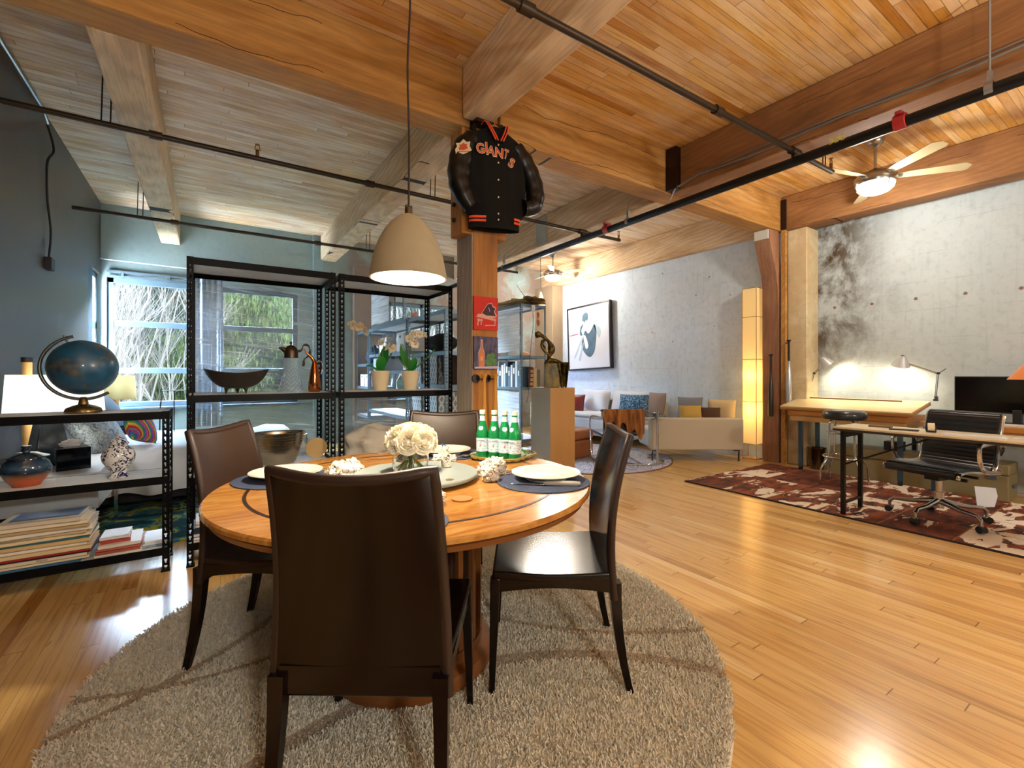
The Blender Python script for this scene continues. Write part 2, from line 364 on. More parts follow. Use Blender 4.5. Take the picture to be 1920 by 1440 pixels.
# blind headrail and curtain rod over the left window
r = thing('blind_headrail', 'pale grey-blue blind headrail with brackets over the left window', 'blind', (-.6, YB-.08, 2.56))
MB().box(-1.15, .02, YB-.05, YB-.02, 2.60, 2.63).box(-1.15, .02, YB-.05, YB-.02, 2.53, 2.56).build('rail', m_frame, r, org=r.location)
for x in (-1.0, -.48, -.06): MB().box(x, x+.03, YB-.052, YB, 2.53, 2.63).build('bracket', m_frame, r, org=r.location)
solid(MB().tube([(XL+.01, YB-.12, 2.76), (1.4, YB-.12, 2.72)], .008), 'curtain_rod', M('pale_rod', '#cfe0e6', .4), 'thin pale curtain rod high on the grey-green back wall', 'curtain rod', (0, YB-.12, 2.74))
def cur(u, v):
    x = -.20+.40*u; return (x+.012*math.sin(u*44), YB-.14+.035*math.sin(u*PI*11)+.01*math.sin(v*5+u*9), 2.66-2.25*v)
c_m = NT('sheer_white_curtain_cloth'); c_m.set(Base_Color=h('#a9b9c8'), Roughness=.9, Alpha=.7); c_m = c_m.m
solid(MB().grid(cur, 90, 10, .003), 'sheer_curtain', c_m, 'sheer white curtain hanging between the two left windows', 'curtain', (0, YB-.14, .41))

# ------------------------------------------------------------------ timbers
def timber(name, label, box, m, cat='beam', bevel=.012, group=None):
    box = box[:5]+(box[5]-.002,)
    loc = ((box[0]+box[1])/2, (box[2]+box[3])/2, box[4])
    return solid(MB().box(*box), name, m, label, cat, loc, bevel=bevel, smooth=0, group=group)
timber('timber_girder', 'heavy honey-brown timber girder running left of the jacket column', (XL, 1.70, 3.15, 3.39, ZB, ZC), m_girder)
timber('timber_girder', 'heavy honey-brown timber girder running right from the jacket column to the wall post', (1.97, 6.475, 3.15, 3.39, ZB, ZC), m_girder)
timber('timber_joist', 'pale whitish ceiling beam nearest the dark left wall', (-.56, -.33, 3.39, YB, ZB, ZC), m_beam)
timber('timber_joist', 'wide pale ceiling beam from the jacket column back to the window wall', (1.62, 1.87, 3.39, YB, 3.14, ZC), m_beam)
timber('timber_joist', 'pale tan ceiling beam rising toward the viewer above the jacket', (1.62, 1.85, YF, 3.13, 3.14, ZC), m_beam)
timber('timber_joist', 'reddish-brown ceiling beam with grey conduit along its edge, over the open floor', (4.10, 4.36, YF, 3.15, ZB, ZC), m_beamr)
timber('timber_joist', 'grey-tan ceiling beam with a metal splice plate, over the living area', (4.16, 4.42, 3.39, YB, ZB, ZC), m_beam)
timber('timber_wall_beam', 'orange-brown beam along the stained right wall above the desks', (6.40, 6.66, YF, 3.15, ZB, ZC), m_beamr)
timber('timber_wall_beam', 'pinkish-tan knotty beam along the concrete wall above the sofa', (6.37, XR+.01, 3.39, YB, ZB, ZC), m_beam)
# column with bolsters
r = thing('timber_column', 'square timber column with the jacket and two paintings on it', 'column', (1.835, 3.28, 0))
g_side = beamwood('grey_post_timber', 'z', [(.25, '#857565'), (.5, '#a5988a'), (.8, '#c2b8a8')])  # greyer timber tone for the left face of the shaft only
MB().box(1.72, 1.95, 3.15, 3.405, 0, ZC).build('column_shaft', [m_post], r, org=r.location, bevel=.012, smooth=0)
MB().box(1.712, 1.7205, 3.152, 3.403, 0, 2.30).build('grey_side_face', g_side, r, org=r.location, smooth=0)['label'] = 'grey left face'
MB().box(1.63, 1.72, 3.16, 3.36, 2.28, ZB).build('bolster', m_post, r, org=r.location, bevel=.01, smooth=0)
MB().box(1.95, 2.04, 3.16, 3.36, 2.28, ZB).build('bolster', m_post, r, org=r.location, bevel=.01, smooth=0)
st = M('dark_brown_steel', '#33241c', .45, .6)
MB().box(1.70, 1.725, 3.10, 3.16, 2.95, 3.30).box(1.945, 1.97, 3.10, 3.16, 2.95, 3.18).box(1.70, 1.97, 3.05, 3.16, 3.115, 3.14).build('steel_bracket', st, r, org=r.location, bevel=.004)
for z in (2.80, 2.52, 2.40): MB().cyl((0, 0), .018, 0, .02, 8).build('bolt', st, r, org=(0, 0, 0), loc=(1.60-1.835, 3.26-3.28, z)).rotation_euler = (0, PI/2, 0)
# wall post with curved knee top
r = thing('timber_wall_post', 'slim reddish timber post with a curved top against the concrete wall', 'post', (6.40, 3.25, 0))
pr = [(6.14, 3.095), (6.15, 2.95), (6.22, 2.74), (6.305, 2.54), (6.35, 2.34), (6.36, 2.1), (6.36, 0), (6.475, 0), (6.475, 2.5), (6.40, 2.8), (6.37, 3.095)]
mbx = MB(); mbx.prism([(p[0], p[1]) for p in pr], .20, mx=T(0, 3.37, 0) @ R(90, 'X'))
m_wp = beamwood('reddish_post_timber', 'z', [(.25, '#7d5238'), (.5, '#94684c'), (.8, '#ad8262')])
mbx.build('post_shaft', m_wp, r, org=r.location, smooth=25)
MB().box(6.12, 6.139, 3.18, 3.36, 2.97, 3.09).build('painted_end_plate', M('flaked_white_paint', '#cfcfc6', .7), r, org=r.location)
MB().box(6.37, 6.43, 3.085, 3.138, 0, ZB-.005).build('side_board', m_girder, r, org=r.location, smooth=0)
solid(MB().box(6.376, 6.396, 3.08, 3.145, 3.11, 3.5), 'steel_strap', st, 'dark steel strap where the wall beam meets the girder at the post', 'metal strap', (6.386, 3.11, 3.11))
# splice plate on the living-area joist, post cap steel on the right joist
solid(MB().box(4.145, 4.158, 5.35, 5.60, 3.12, 3.52), 'splice_plate', M('galvanised_steel', '#aab6bb', .35, .8), 'galvanised splice plate bolted to the living-area ceiling beam', 'metal plate', (4.15, 5.5, 3.12))
solid(MB().box(4.02, 4.095, 3.02, 3.145, 3.11, 3.54), 'steel_beam_hanger', st, 'dark steel hanger where the reddish beam meets the girder', 'beam hanger', (4.05, 3.08, 3.1))

# ------------------------------------------------------------------ sprinkler pipes, conduit
m_pipe = M('black_iron_pipe', '#1a1c20', .35, .5); m_pipe2 = M('dark_bronze_pipe', '#3a2e22', .4, .5); m_red = M('red_coupling', '#a5282c', .4)
r = thing('sprinkler_main_pipe', 'thick black sprinkler main pipe crossing the ceiling with red couplings', 'pipe', (3.95, 3, 2.9))
MB().tube([(3.95, -3.3, 2.93), (3.95, 8.1, 2.875)], .038, 16).build('pipe', m_pipe, r, org=r.location)
for y in (1.16, 3.93):
    k = MB(); k.tube([(3.95, y-.035, 2.92-.003*y), (3.95, y+.035, 2.92-.003*y)], .052, 16); k.box(3.90, 4.0, y-.02, y+.02, 2.955, 2.98)
    k.build('red_coupling', m_red, r, org=r.location, bevel=.005)
for y, zt in ((.73, 3.55), (3.6, 3.1), (6.2, 3.1), (-1.4, 3.55)):
    k = MB(); k.tube([(3.95, y, 2.97), (3.95, y, zt)], .006, 8); k.lathe([(.043, -.02), (.043, .02)], (0, 0, 0), 16, mx=T(3.95, y, 2.917-.004*(y-.7)) @ R(90, 'X')); k.box(3.935, 3.965, y-.01, y+.01, 2.95, 3.03)
    k.build('pipe_hanger', M('grey_hanger_steel', '#8f9295', .4, .6), r, org=r.location)
m_yel = M('yellow_paint_marking', '#d8cf3a', .6)
text('pipe_marking', '356', .075, m_yel, r, T(-.055, 1.52-3, .035) @ R(90) @ R(100, 'X') @ R(180, 'Z') @ R(180, 'X'), .0004)
# branch lines
def branch(label, y, x0, x1, z, tee, heads, rad=.021, hang=()):
    r = thing('sprinkler_branch_pipe', label, 'pipe', ((x0+x1)/2, y, z), group='sprinkler branch pipes')
    p = MB(); p.tube([(x0, y, z), (x1, y, z)], rad, 12)
    for q in range(int((x1-x0)/1.6)): p.tube([(x0+.9+q*1.6-.04, y, z), (x0+.9+q*1.6+.04, y, z)], rad*1.5, 12)
    p.build('pipe', m_pipe2, r, org=r.location)
    if tee: MB().tube([(3.95, y, 2.92), (3.95, y, z)], .024, 12).tube([(3.89, y, z), (4.01, y, z)], .031, 12).build('tee_fitting', m_pipe2, r, org=r.location)
    for x in heads:
        k = MB(); k.tube([(x, y, z), (x, y, z+.07)], .014, 8); k.tube([(x-.02, y, z+.07), (x-.012, y, z+.11), (x+.012, y, z+.11), (x+.02, y, z+.07)], .004, 6, closed=True); k.cyl((x, y), .018, z+.112, z+.116, 10)
        k.build('sprinkler_head', M('brass_head', '#8a6a3a', .35, .7), r, org=r.location)
    for x in hang:
        MB().tube([(x, y, ZB+.3), (x-.01, y, z-.02), (x+.04, y, z-.02), (x+.05, y, ZB+.3)], .005, 6).build('hanger_wire', m_pipe2, r, org=r.location)
branch('dark sprinkler branch pipe crossing left to right behind the pendant lamp', 4.36, XL, 4.62, 2.985, True, (.35, 4.60), hang=(-.62, 1.9, 4.3))
branch('thin sprinkler branch pipe close to the window wall', 6.80, XL, 4.62, 3.0, True, (4.60,), hang=(-.66, 1.95))
branch('dark sprinkler branch pipe over the open floor at the right', 1.84, .4, 4.62, 2.985, True, (4.60,), hang=(4.45,))
m_cond = M('grey_conduit', '#8d8f92', .4, .6)
solid(MB().tube([(4.085, y, 3.17+.012*math.sin(y*5)) for y in [(-3.2+i*.25) for i in range(25)]]+[(4.04, 3.04, 3.12), (4.02, 3.1, 3.0)], .008, 8).tube([(4.088, y, 3.20+.006*math.sin(y*4)) for y in [(-3.2+i*.25) for i in range(25)]]+[(4.06, 3.1, 3.1)], .006, 8), 'conduit', m_cond, 'pair of thin grey conduits along the reddish ceiling beam', 'conduit', (4.08, 0, 3.17))
solid(MB().tube([(XL+.03, YF+.1, 3.50), (XL+.03, 5.6, 3.5), (XL+.03, 5.74, 3.44)], .014, 8), 'conduit', M('silver_conduit', '#9fb0b8', .3, .8), 'silver conduit along the top of the dark left wall', 'conduit', (XL+.03, 1, 3.5))
r = thing('wall_switch_box', 'small black electrical box with its cord on the dark left wall', 'electrical box', (XL+.02, 5.82, 2.14))
MB().box(XL, XL+.05, 5.76, 5.88, 2.14, 2.25).build('box', M('black_box', '#08090b', .5), r, org=r.location, bevel=.004)
MB().tube(smooth_path([(XL+.02, 5.82, 2.25), (XL+.03, 5.84, 2.5), (XL+.015, 5.80, 2.8), (XL+.02, 5.78, 3.1), (XL+.05, 5.84, 3.25), (XL+.02, 5.76, 3.45)]), .009, 6).build('cord', M('black_cord', '#0c0d10', .5), r, org=r.location)

# ------------------------------------------------------------------ outside: ground, slope, trees
m_hill = NT('winter_thicket_slope'); P = m_hill.pos()
_a = m_hill.noise(m_hill.scale(P, (1, 1, 1.4)), 1.1, 9, .75, 1.2); _b = m_hill.noise(m_hill.scale(P, (2.5, 1, .8)), 5, 8, .8, 1.5)
_c = m_hill.ramp(_a, [(.3, '#090c0a'), (.45, '#121613'), (.55, '#1b1e18'), (.68, '#12160e'), (.8, '#232520')])
m_hill.set(Base_Color=m_hill.mix(.38, m_hill.mix(m_hill.ramp(_b, [(.42, .8), (.52, 0.)]), _c, h('#0a0d0c')), (0, 0, 0, 1)), Roughness=1, Specular_IOR_Level=0.); m_hill.bump(_b, 1, .3); m_hill = m_hill.m
def hill(u, v):
    x = -26+56*u; y = 9+34*v; t = min(1, max(0, (y-13)/16)); z = -1.5+11.5*t*t*(3-2*t)+max(0, y-29)*.35+.7*mnoise.noise(Vector((x*.35, y*.35, 1)))*min(1, t*4)
    return (x, y, z)
struct('ground', MB().grid(hill, 80, 50), m_hill)
m_bark = M('pale_birch_bark', (.030, .0265, .0225, 1), .9, var=.4, vs=3, spec=0.)
m_bark2 = M('mossy_bark', (.0065, .0080, .0040, 1), .9, var=.5, vs=3, spec=0.)
m_leaf = M('hanging_moss_foliage', (.0110, .0150, .0055, 1), .9, var=.5, vs=2, spec=0.)
def tree(x, y, z0, hgt, r0, label, m=m_bark, depth=4, spread=.5, seed=0, lean=(0, 0), name='bare_tree', group=None, nk=(3, 5), fol=None):
    rnd = random.Random(seed); mb = MB(); tips = []
    def grow(p, d, L, r, k):
        n = 4; pts = [p]; q = p.copy(); dd = d.copy()
        for i in range(n):
            dd = (dd+Vector((rnd.gauss(0, .12), rnd.gauss(0, .12), rnd.gauss(.03, .06)))).normalized(); q = q+dd*L/n; pts.append(q.copy())
        mb.tube(pts, [r*(1-.55*i/n) for i in range(n+1)], 4 if k < depth-1 else 6, caps=False)
        if k == 0: tips.append(q); return
        for c in range(rnd.randint(*nk)):
            t = rnd.uniform(.25, 1); b = pts[int(t*n)]; ax = Vector((rnd.gauss(0, 1), rnd.gauss(0, 1), rnd.gauss(0, .4))).normalized()
            nd = (dd+ax*spread*rnd.uniform(.8, 1.6)+Vector((0, 0, .25))).normalized(); grow(b, nd, L*rnd.uniform(.45, .75), r*.5*(1-.3*t), k-1)
    grow(Vector((x, y, z0)), Vector((lean[0], lean[1], 1)).normalized(), hgt, r0, depth)
    if not fol: return solid(mb, name, m, label, 'tree', (x, y, z0), group=group, smooth=0)
    r = thing(name, label, 'tree', (x, y, z0), group=group); mb.build('trunk', m, r, org=r.location, smooth=60)
    f = MB()
    for tpt in tips:
        for _ in range(fol):
            p = tpt+Vector((rnd.gauss(0, .35), rnd.gauss(0, .35), -abs(rnd.gauss(0, .5)))); a = rnd.uniform(0, PI); w = rnd.uniform(.02, .05); l = rnd.uniform(.08, .3)
            f.add([p, p+Vector((w*math.cos(a), w*math.sin(a), -l*.5)), p+Vector((0, 0, -l))], [(0, 1, 2)])
    f.build('foliage', m_leaf, r, org=r.location, smooth=0); return r
TL = 'bare pale-branched sapling outside the far left window'
spots = [(-3.3, 13.2), (-2.7, 12.4), (-2.1, 13.6), (-1.8, 12.0), (-1.4, 13.0), (-1.0, 12.3), (-.7, 13.8), (-2.4, 14.6), (-3.8, 14.4), (-4.6, 13.0), (-.2, 13.1), (-1.7, 15.2), (-.9, 15.4)]
for i, (x, y) in enumerate(spots): tree(x, y, -1.5, random.uniform(3.4, 4.6), .05, TL, depth=3, seed=i+3, lean=(random.uniform(-.35, .3), 0), nk=(5, 8), spread=.38, group='bare saplings outside the far left window')
tree(1.6, 15.0, -1.3, 4.2, .22, 'thick mossy leaning tree outside the second window', m_bark2, 4, .7, 41, (.25, 0), 'mossy_tree', fol=26, nk=(3, 4))
tree(.4, 16.5, -1.2, 3.8, .2, 'mossy tree with hanging green growth at the left of the second window', m_bark2, 4, .8, 43, (-.2, 0), 'mossy_tree', fol=34, nk=(3, 5))
for i, (x, y) in enumerate([(3.5, 14.0), (4.6, 13.2), (5.4, 14.6), (6.4, 13.4), (7.2, 14.8), (4.0, 15.6)]): tree(x, y, -1.5, random.uniform(3.2, 4.4), .06, 'bare pale tree outside the window behind the storage racks', depth=3, seed=i+60, lean=(random.uniform(-.2, .2), 0), nk=(4, 7), spread=.42, group='bare trees outside the storage window')
# ------------------------------------------------------------------ shag rug
RX, RY, RR = .845, 2.0, 1.285
def rugcol(n):
    q = n.sep(n.pos()); x, y = q[0], q[1]
    def arc(cx, cy, r, w):
        d = n.math('SQRT', n.math('ADD', n.math('POWER', n.math('SUBTRACT', x, cx), 2), n.math('POWER', n.math('SUBTRACT', y, cy), 2)))
        return n.math('LESS_THAN', n.math('ABSOLUTE', n.math('SUBTRACT', d, r)), w)
    m = n.math('MAXIMUM', n.math('MAXIMUM', arc(.6, .4, 1.28, .035), arc(2.6, 2.9, 1.75, .02)), n.math('MAXIMUM', arc(-.9, 3.6, 1.6, .022), arc(.1, 3.3, 1.15, .02)))
    return m
n = NT('shag_pile'); m = rugcol(n); f = n.noise(n.pos(), 60, 3)
n.set(Base_Color=n.mix(n.math('MULTIPLY', m, .8), n.mix(f, h('#c9c2b0'), h('#eae4d2')), h('#a39078')), Roughness=1); m_shag = n.m
r = thing('shag_rug', 'round cream shag rug with carved curves under the dining table', 'rug', (RX, RY, 0))
def rs(u, v):
    a = 2*PI*u; rr = RR*v*(1+.006*math.sin(a*9)); return (RX+rr*math.cos(a), RY+rr*math.sin(a), .012+.003*mnoise.noise(Vector((rr*math.cos(a)*9, rr*math.sin(a)*9, 0)))-(.01 if v > .985 else 0))
MB().grid(rs, 96, 40).build('rug_base', m_shag, r, org=r.location)
rg = random.Random(5); pv = []; pf = []
def inarc(x, y):
    for cx, cy, rr, w in ((.6, .4, 1.28, .035), (2.6, 2.9, 1.75, .02), (-.9, 3.6, 1.6, .022), (.1, 3.3, 1.15, .02)):
        if abs(math.hypot(x-cx, y-cy)-rr) < w: return True
for i in range(150000):
    a = rg.uniform(0, 2*PI); q = RR*math.sqrt(rg.random()); x = RX+q*math.cos(a); y = RY+q*math.sin(a)
    if x*.552+y*.834 < .95: continue
    L = .006 if inarc(x, y) else rg.uniform(.010, .017); t = rg.uniform(0, 2*PI); w = .0026; lx = rg.gauss(0, .008); ly = rg.gauss(0, .008); k = len(pv)
    pv += [(x-w*math.cos(t), y-w*math.sin(t), .010), (x+w*math.cos(t), y+w*math.sin(t), .010), (x+lx+w*.7*math.cos(t), y+ly+w*.7*math.sin(t), .012+L), (x+lx-w*.7*math.cos(t), y+ly-w*.7*math.sin(t), .012+L)]; pf.append((k, k+1, k+2, k+3))
mb = MB(); mb.add(pv, pf); o = mb.build('pile', m_shag, r, org=r.location, smooth=0); o['kind'] = 'stuff'
RUGZ = .016

# ------------------------------------------------------------------ dining table
TX, TY, TR, TZ = .7245, 1.869, .748, .75
n = NT('cherry_table_top'); P = n.pos(); q = n.sep(P)
g = n.noise(n.scale(P, (2, 9, 2)), 2.4, 6, .6, 1.2); g2 = n.noise(n.scale(P, (3, 60, 3)), 3, 4)
n.set(Base_Color=n.mix(n.ramp(g2, [(.3, .3), (.45, 0.)]), n.ramp(g, [(.3, '#9a6024'), (.5, '#b67e38'), (.7, '#cc9a50')]), h('#7a481a')), Roughness=.22, Coat_Weight=.3); m_table = n.m
m_dkwood = M('dark_walnut', '#2c170c', .35, var=.3, streak=(1, 1, .1)); m_slat = M('cherry_slat', '#7c4a22', .3, var=.3, streak=(1, 1, .1))
r = thing('dining_table', 'round cherry-wood pedestal table set for four under the pendant', 'table', (TX, TY, 0))
def lt(prof, name, m, **k): return MB().lathe(prof, (TX, TY, 0), 96).build(name, m, r, org=r.location, **k)
lt([(0, TZ-.026), (TR-.02, TZ-.026), (TR, TZ-.018), (TR, TZ-.006), (TR-.006, TZ), (.618, TZ), (0, TZ)], 'tabletop', m_table, smooth=30)
lt([(.609, TZ-.01), (.609, TZ+.0012), (.621, TZ+.0012), (.621, TZ-.01)], 'groove_inlay', m_dkwood)
lt([(0, TZ-.055), (TR-.045, TZ-.055), (TR-.022, TZ-.048), (TR-.016, TZ-.030), (TR-.03, TZ-.0262), (0, TZ-.0262)], 'edge_moulding', m_slat)
lt([(0, .02), (.34, .02), (.345, .05), (.335, .075), (.30, .09), (.30, .13), (0, .13)], 'pedestal_base', m_slat)
lt([(0, .131), (.245, .131), (.245, .68), (0, .68)], 'pedestal_core', m_dkwood)
lt([(0, .641), (.31, .641), (.32, .66), (.32, .694), (0, .694)], 'pedestal_collar', m_slat)
for k in range(20):
    a = 2*PI*k/20; MB().box(-.011, .011, -.013, .013, .131, .641).build('pedestal_slat', m_slat, r, bevel=.003, loc=(.285*math.cos(a), .285*math.sin(a), 0), rz=a)

# ------------------------------------------------------------------ dining chairs
n = NT('brown_black_leather'); f = n.noise(n.obj(), 9, 5, .6); f2 = n.noise(n.obj(), 140, 3)
n.set(Base_Color=n.mix(f, h('#0b0706'), h('#1a100c')), Roughness=.17, Specular_IOR_Level=.3); m_leath = n.m
n = NT('brown_worn_leather'); f = n.noise(n.obj(), 7, 5, .6); f2 = n.noise(n.obj(), 140, 3)
n.set(Base_Color=n.mix(f, h('#21140b'), h('#35210f')), Roughness=.42, Specular_IOR_Level=.35); n.bump(f2, .08, .002); m_leath2 = n.m
m_stitch = M('brown_piping_leather', '#2a1a12', .45)
def chair(label, loc, rz, mat=m_leath):
    r = thing('dining_chair', label, 'chair', loc, rz, 'leather dining chairs')
    HB, HT = .36, .960
    def yb(z):      # back curve (local y of panel centre)
        t = (z-HB)/(HT-HB); return -.235-.035*math.sin(t*PI*.5)*0+(-.065*t*t+.02*math.sin(t*PI))
    def back(u, v):
        s = u*2-1; hw = .229-.026*v; z = HB+(HT-HB)*v-.020*(1-s*s)*v**8*1.0; zz = HB+(HT-HB)*v
        return (s*hw, yb(zz)-.030*(1-s*s)*math.sin(min(1, v*1.1)*PI/2), z)
    MB().grid(back, 20, 24, .026, nrm=(0, -1, 0)).build('backrest', mat, r, bevel=.008, smooth=60, seg=3)
    pts = [back(0, i/16) for i in range(17)]+[back(i/14, 1) for i in range(1, 14)]+[back(1, 1-i/16) for i in range(17)]
    MB().tube([(p[0], p[1]+.013, p[2]) for p in pts], .0155, 8).build('welt_seam', m_stitch if mat is m_leath else m_stitch, r, smooth=60)
    def seat(u, v):
        s = u*2-1; hw = .232+.010*v; y = -.225+.455*v; return (s*hw, y, .462-.012*math.sin(v*PI)*1-.006*(1-s*s)+.006*v)
    MB().grid(seat, 14, 16, .03, nrm=(0, 0, 1)).build('seat', mat, r, bevel=.008, smooth=60, seg=3)
    a = MB()
    for sx in (-1, 1):
        x0, x1 = (.205, .236) if sx > 0 else (-.236, -.205)
        n0 = 12
        for i in range(n0):
            v0, v1 = i/n0, (i+1)/n0; y0, y1 = -.225+.45*v0, -.225+.45*v1; b0, b1 = .385+.018*math.sin(v0*PI), .385+.018*math.sin(v1*PI); t0, t1 = seat(0, v0)[2]-.02, seat(0, v1)[2]-.02
            a.hexa([(x0, y0, b0), (x1, y0, b0), (x1, y1, b1), (x0, y1, b1)], [(x0, y0, t0), (x1, y0, t0), (x1, y1, t1), (x0, y1, t1)])
    a.box(-.236, .236, .20, .232, .40, .448); a.box(-.21, .21, -.235, -.21, .385, .44); a.build('seat_frame', m_leath, r, smooth=50)
    for sx in (-1, 1):
        MB().hexa([(sx*.238-.011, .222, RUGZ-.004), (sx*.238+.011, .222, RUGZ-.004), (sx*.238+.011, .243, RUGZ-.004), (sx*.238-.011, .243, RUGZ-.004)],
                  [(sx*.226-.018, .200, .44), (sx*.226+.018, .200, .44), (sx*.226+.018, .238, .44), (sx*.226-.018, .238, .44)]).build('leg', m_leath, r, bevel=.004)
        L = MB(); k = 8; P = []
        for i in range(k+1):
            t = i/k; z = .42-(.42-RUGZ+.004)*t; P.append((sx*(.212+.008*t), -.228-.055*t*t, z, .021-.009*t))
        for i in range(k):
            p, q = P[i+1], P[i]
            L.hexa([(p[0]-p[3], p[1]-p[3], p[2]), (p[0]+p[3], p[1]-p[3], p[2]), (p[0]+p[3], p[1]+p[3], p[2]), (p[0]-p[3], p[1]+p[3], p[2])],
                   [(q[0]-q[3], q[1]-q[3], q[2]), (q[0]+q[3], q[1]-q[3], q[2]), (q[0]+q[3], q[1]+q[3], q[2]), (q[0]-q[3], q[1]+q[3], q[2])])
        L.build('leg', m_leath, r, smooth=50)
    return r
chair('black-brown leather dining chair in the foreground, its back to the viewer', (.461, 1.407, 0), math.radians(-34.5))
chair('black leather dining chair at the right of the table, seat in full view', (1.2075, 1.532, 0), math.radians(55.6))
chair('brown leather dining chair at the left of the table, in front of the shelves', (.289, 2.293, 0), math.radians(-124.1), m_leath2)
chair('brown leather dining chair on the far side of the table, by the timber column', (1.07, 2.37, 0), math.radians(146.4), m_leath2)

# ------------------------------------------------------------------ on the table
TZ0 = TZ+.0013
m_slate = M('grey_green_stone', '#8f9a98', .35, var=.25, vs=5)
SX, SY, SR = .742, 1.862, .262
r = thing('lazy_susan', 'round grey stone turntable in the middle of the dining table', 'lazy susan', (SX, SY, TZ0))
MB().lathe([(0, .012), (SR-.004, .012), (SR, .016), (SR, .024), (SR-.004, .028), (0, .028)], (0, 0, 0), 64).build('stone_top', m_slate, r)
MB().cyl((0, 0), .12, 0, .012).build('turning_base', m_slate, r)
SZ = TZ0+.028
m_clear = M('clear_glass', '#ffffff', .02, trans=1, ior=1.45); m_water = M('water', '#eef6f2', .0, trans=1, ior=1.33)
VX, VY = .732, 1.896
r = thing('glass_vase', 'clear glass cylinder vase holding the white roses', 'vase', (VX, VY, SZ))
MB().lathe([(0, 0), (.074, 0), (.076, .002), (.076, .098), (.073, .098), (.073, .008), (0, .008)], (0, 0, 0), 40).build('glass', m_clear, r)
MB().lathe([(0, .0085), (.0725, .0085), (.0725, .06), (0, .06)], (0, 0, 0), 40).build('water', m_water, r)
m_petal = M('white_rose_petal', '#fff6df', .6, var=.06, vs=20); m_stem = M('rose_stem_green', '#7f9a30', .5); m_rleaf = M('rose_leaf', '#3f6a1e', .5)
n = 0
def rose_bloom():
    mb = MB(); rr = random.Random(2); mb.sph((0, 0, 0), .017, 12, (1, 1, 1.2))
    for ring, (cnt, rad, op, hh) in enumerate([(3, .014, .15, .038), (4, .020, .3, .040), (5, .028, .55, .040), (6, .037, .85, .036), (7, .044, 1.15, .030)]):
        for k in range(cnt):
            a0 = 2*PI*(k+.37*ring)/cnt; wd = 2*PI/cnt*.75+.2
            def pet(u, v, a0=a0, wd=wd, rad=rad, op=op, hh=hh):
                a = a0+(u-.5)*wd*1.25; e = 1-(2*u-1)**2*.25; vv = v
                r_ = rad*(.35+.65*math.sin(min(1, vv*1.05)*PI/2))+.010*op*vv**4
                z = -.022+hh*1.15*vv*e-.008*op*vv**5; return (r_*math.cos(a), r_*math.sin(a), z)
            mb.grid(pet, 7, 7)
    return mb
def rose(label, p, tilt, rz, first=None):
    if first is None:
        r = thing('rose', label, 'rose', p, 0, 'white roses in the vase')
        rose_bloom().build('bloom', m_petal, r, smooth=60)
        return r
    r = dup(first, p, None, label); return r
rdir = [(0, 0, 1)]
for k in range(6): rdir.append((.78*math.cos(k*PI/3+.3), .78*math.sin(k*PI/3+.3), .62))
for k in range(9): rdir.append((.98*math.cos(k*2*PI/9), .98*math.sin(k*2*PI/9), .16))
first = None
for i, d in enumerate(rdir):
    d = Vector(d).normalized(); p = Vector((VX, VY, SZ+.126))+Vector((d.x*.092, d.y*.092, d.z*.060))+Vector((.003, 0, .0))
    side = d.x*.834-d.y*.552; dep = d.x*.552+d.y*.834
    if i == 0: nm = 'topmost white rose of the bouquet in the glass vase'
    elif dep > .12: nm = 'white rose on the far side of the bouquet, in its %s' % ('upper ring' if i < 7 else 'lower rim')
    else: nm = 'white rose %s at the front of the bouquet, in its %s' % ('far left' if side < -.6 else 'left of centre' if side < -.15 else 'in the centre' if side < .2 else 'right of centre' if side < .65 else 'far right' if dep < -.15 else 'outermost right', 'upper ring' if i < 7 else 'lower rim')
    o = rose(nm, p, 0, 0, first)
    first = first or o
    q = d.to_track_quat('Z', 'Y'); o.rotation_euler = (q @ Matrix.Rotation(i*1.3, 3, 'Z').to_quaternion()).to_euler(); o.scale = (.92+.1*(i % 3)/2,)*3
    if i >= 0:
        inv = o.matrix_basis.copy()
        inv = Matrix.LocRotScale(o.location, o.rotation_euler, o.scale).inverted()
        foot = Vector((VX-d.x*.045, VY-d.y*.045, SZ+.014)); hd = p-d*.02; mid = Vector((VX+d.x*.012, VY+d.y*.012, SZ+.085))
        MB().tube([inv @ v for v in bez(hd, mid+Vector((0, 0, .02)), mid, foot, 8)], .0028, 6).build('stem', m_stem, o, smooth=60)

m_navy = M('navy_placemat', '#34405c', .75, bump=.05, bs=200); m_plate = M('white_porcelain', '#ece9dc', .18, coat=.4)
def mat_plate(cx, cy, lab, plate=True, pz=0):
    tagm = solid(MB().lathe([(0, 0), (.192, 0), (.193, .0015), (.192, .003), (0, .003)], (cx, cy, TZ0), 56), 'placemat', m_navy, 'round navy placemat '+lab, 'placemat', (cx, cy, TZ0), group='navy placemats')
def plate(cx, cy, label, R_=.146):
    pf = [(0, 0), (R_*.55, 0), (R_*.56, .004), (R_*.66, .006), (R_*.97, .022), (R_, .0225), (R_, .0245), (R_*.97, .0245), (R_*.66, .0105), (R_*.62, .008), (0, .008)]
    r = thing('dinner_plate', label, 'plate', (cx, cy, TZ0+.003), group='white dinner plates')
    MB().lathe([(0, 0), (R_*.6, 0), (R_*.6, .003), (R_*.3, .004), (0, .004)], (0, 0, 0), 56).build('foot_ring', m_plate, r)
    MB().lathe([(a, b+.004) for a, b in pf], (0, 0, 0), 64).build('plate_dish', m_plate, r, smooth=50)
mat_plate(1.165, 1.525, 'at the right-hand place'); plate(1.205, 1.56, 'white dinner plate at the right-hand place, knife beside it')
mat_plate(.27, 2.18, 'at the left-hand place'); plate(.285, 2.19, 'white dinner plate at the left-hand place, before the brown chair')
mat_plate(1.12, 2.33, 'at the far place'); plate(1.105, 2.34, 'white dinner plate at the far place, behind the roses', .14)
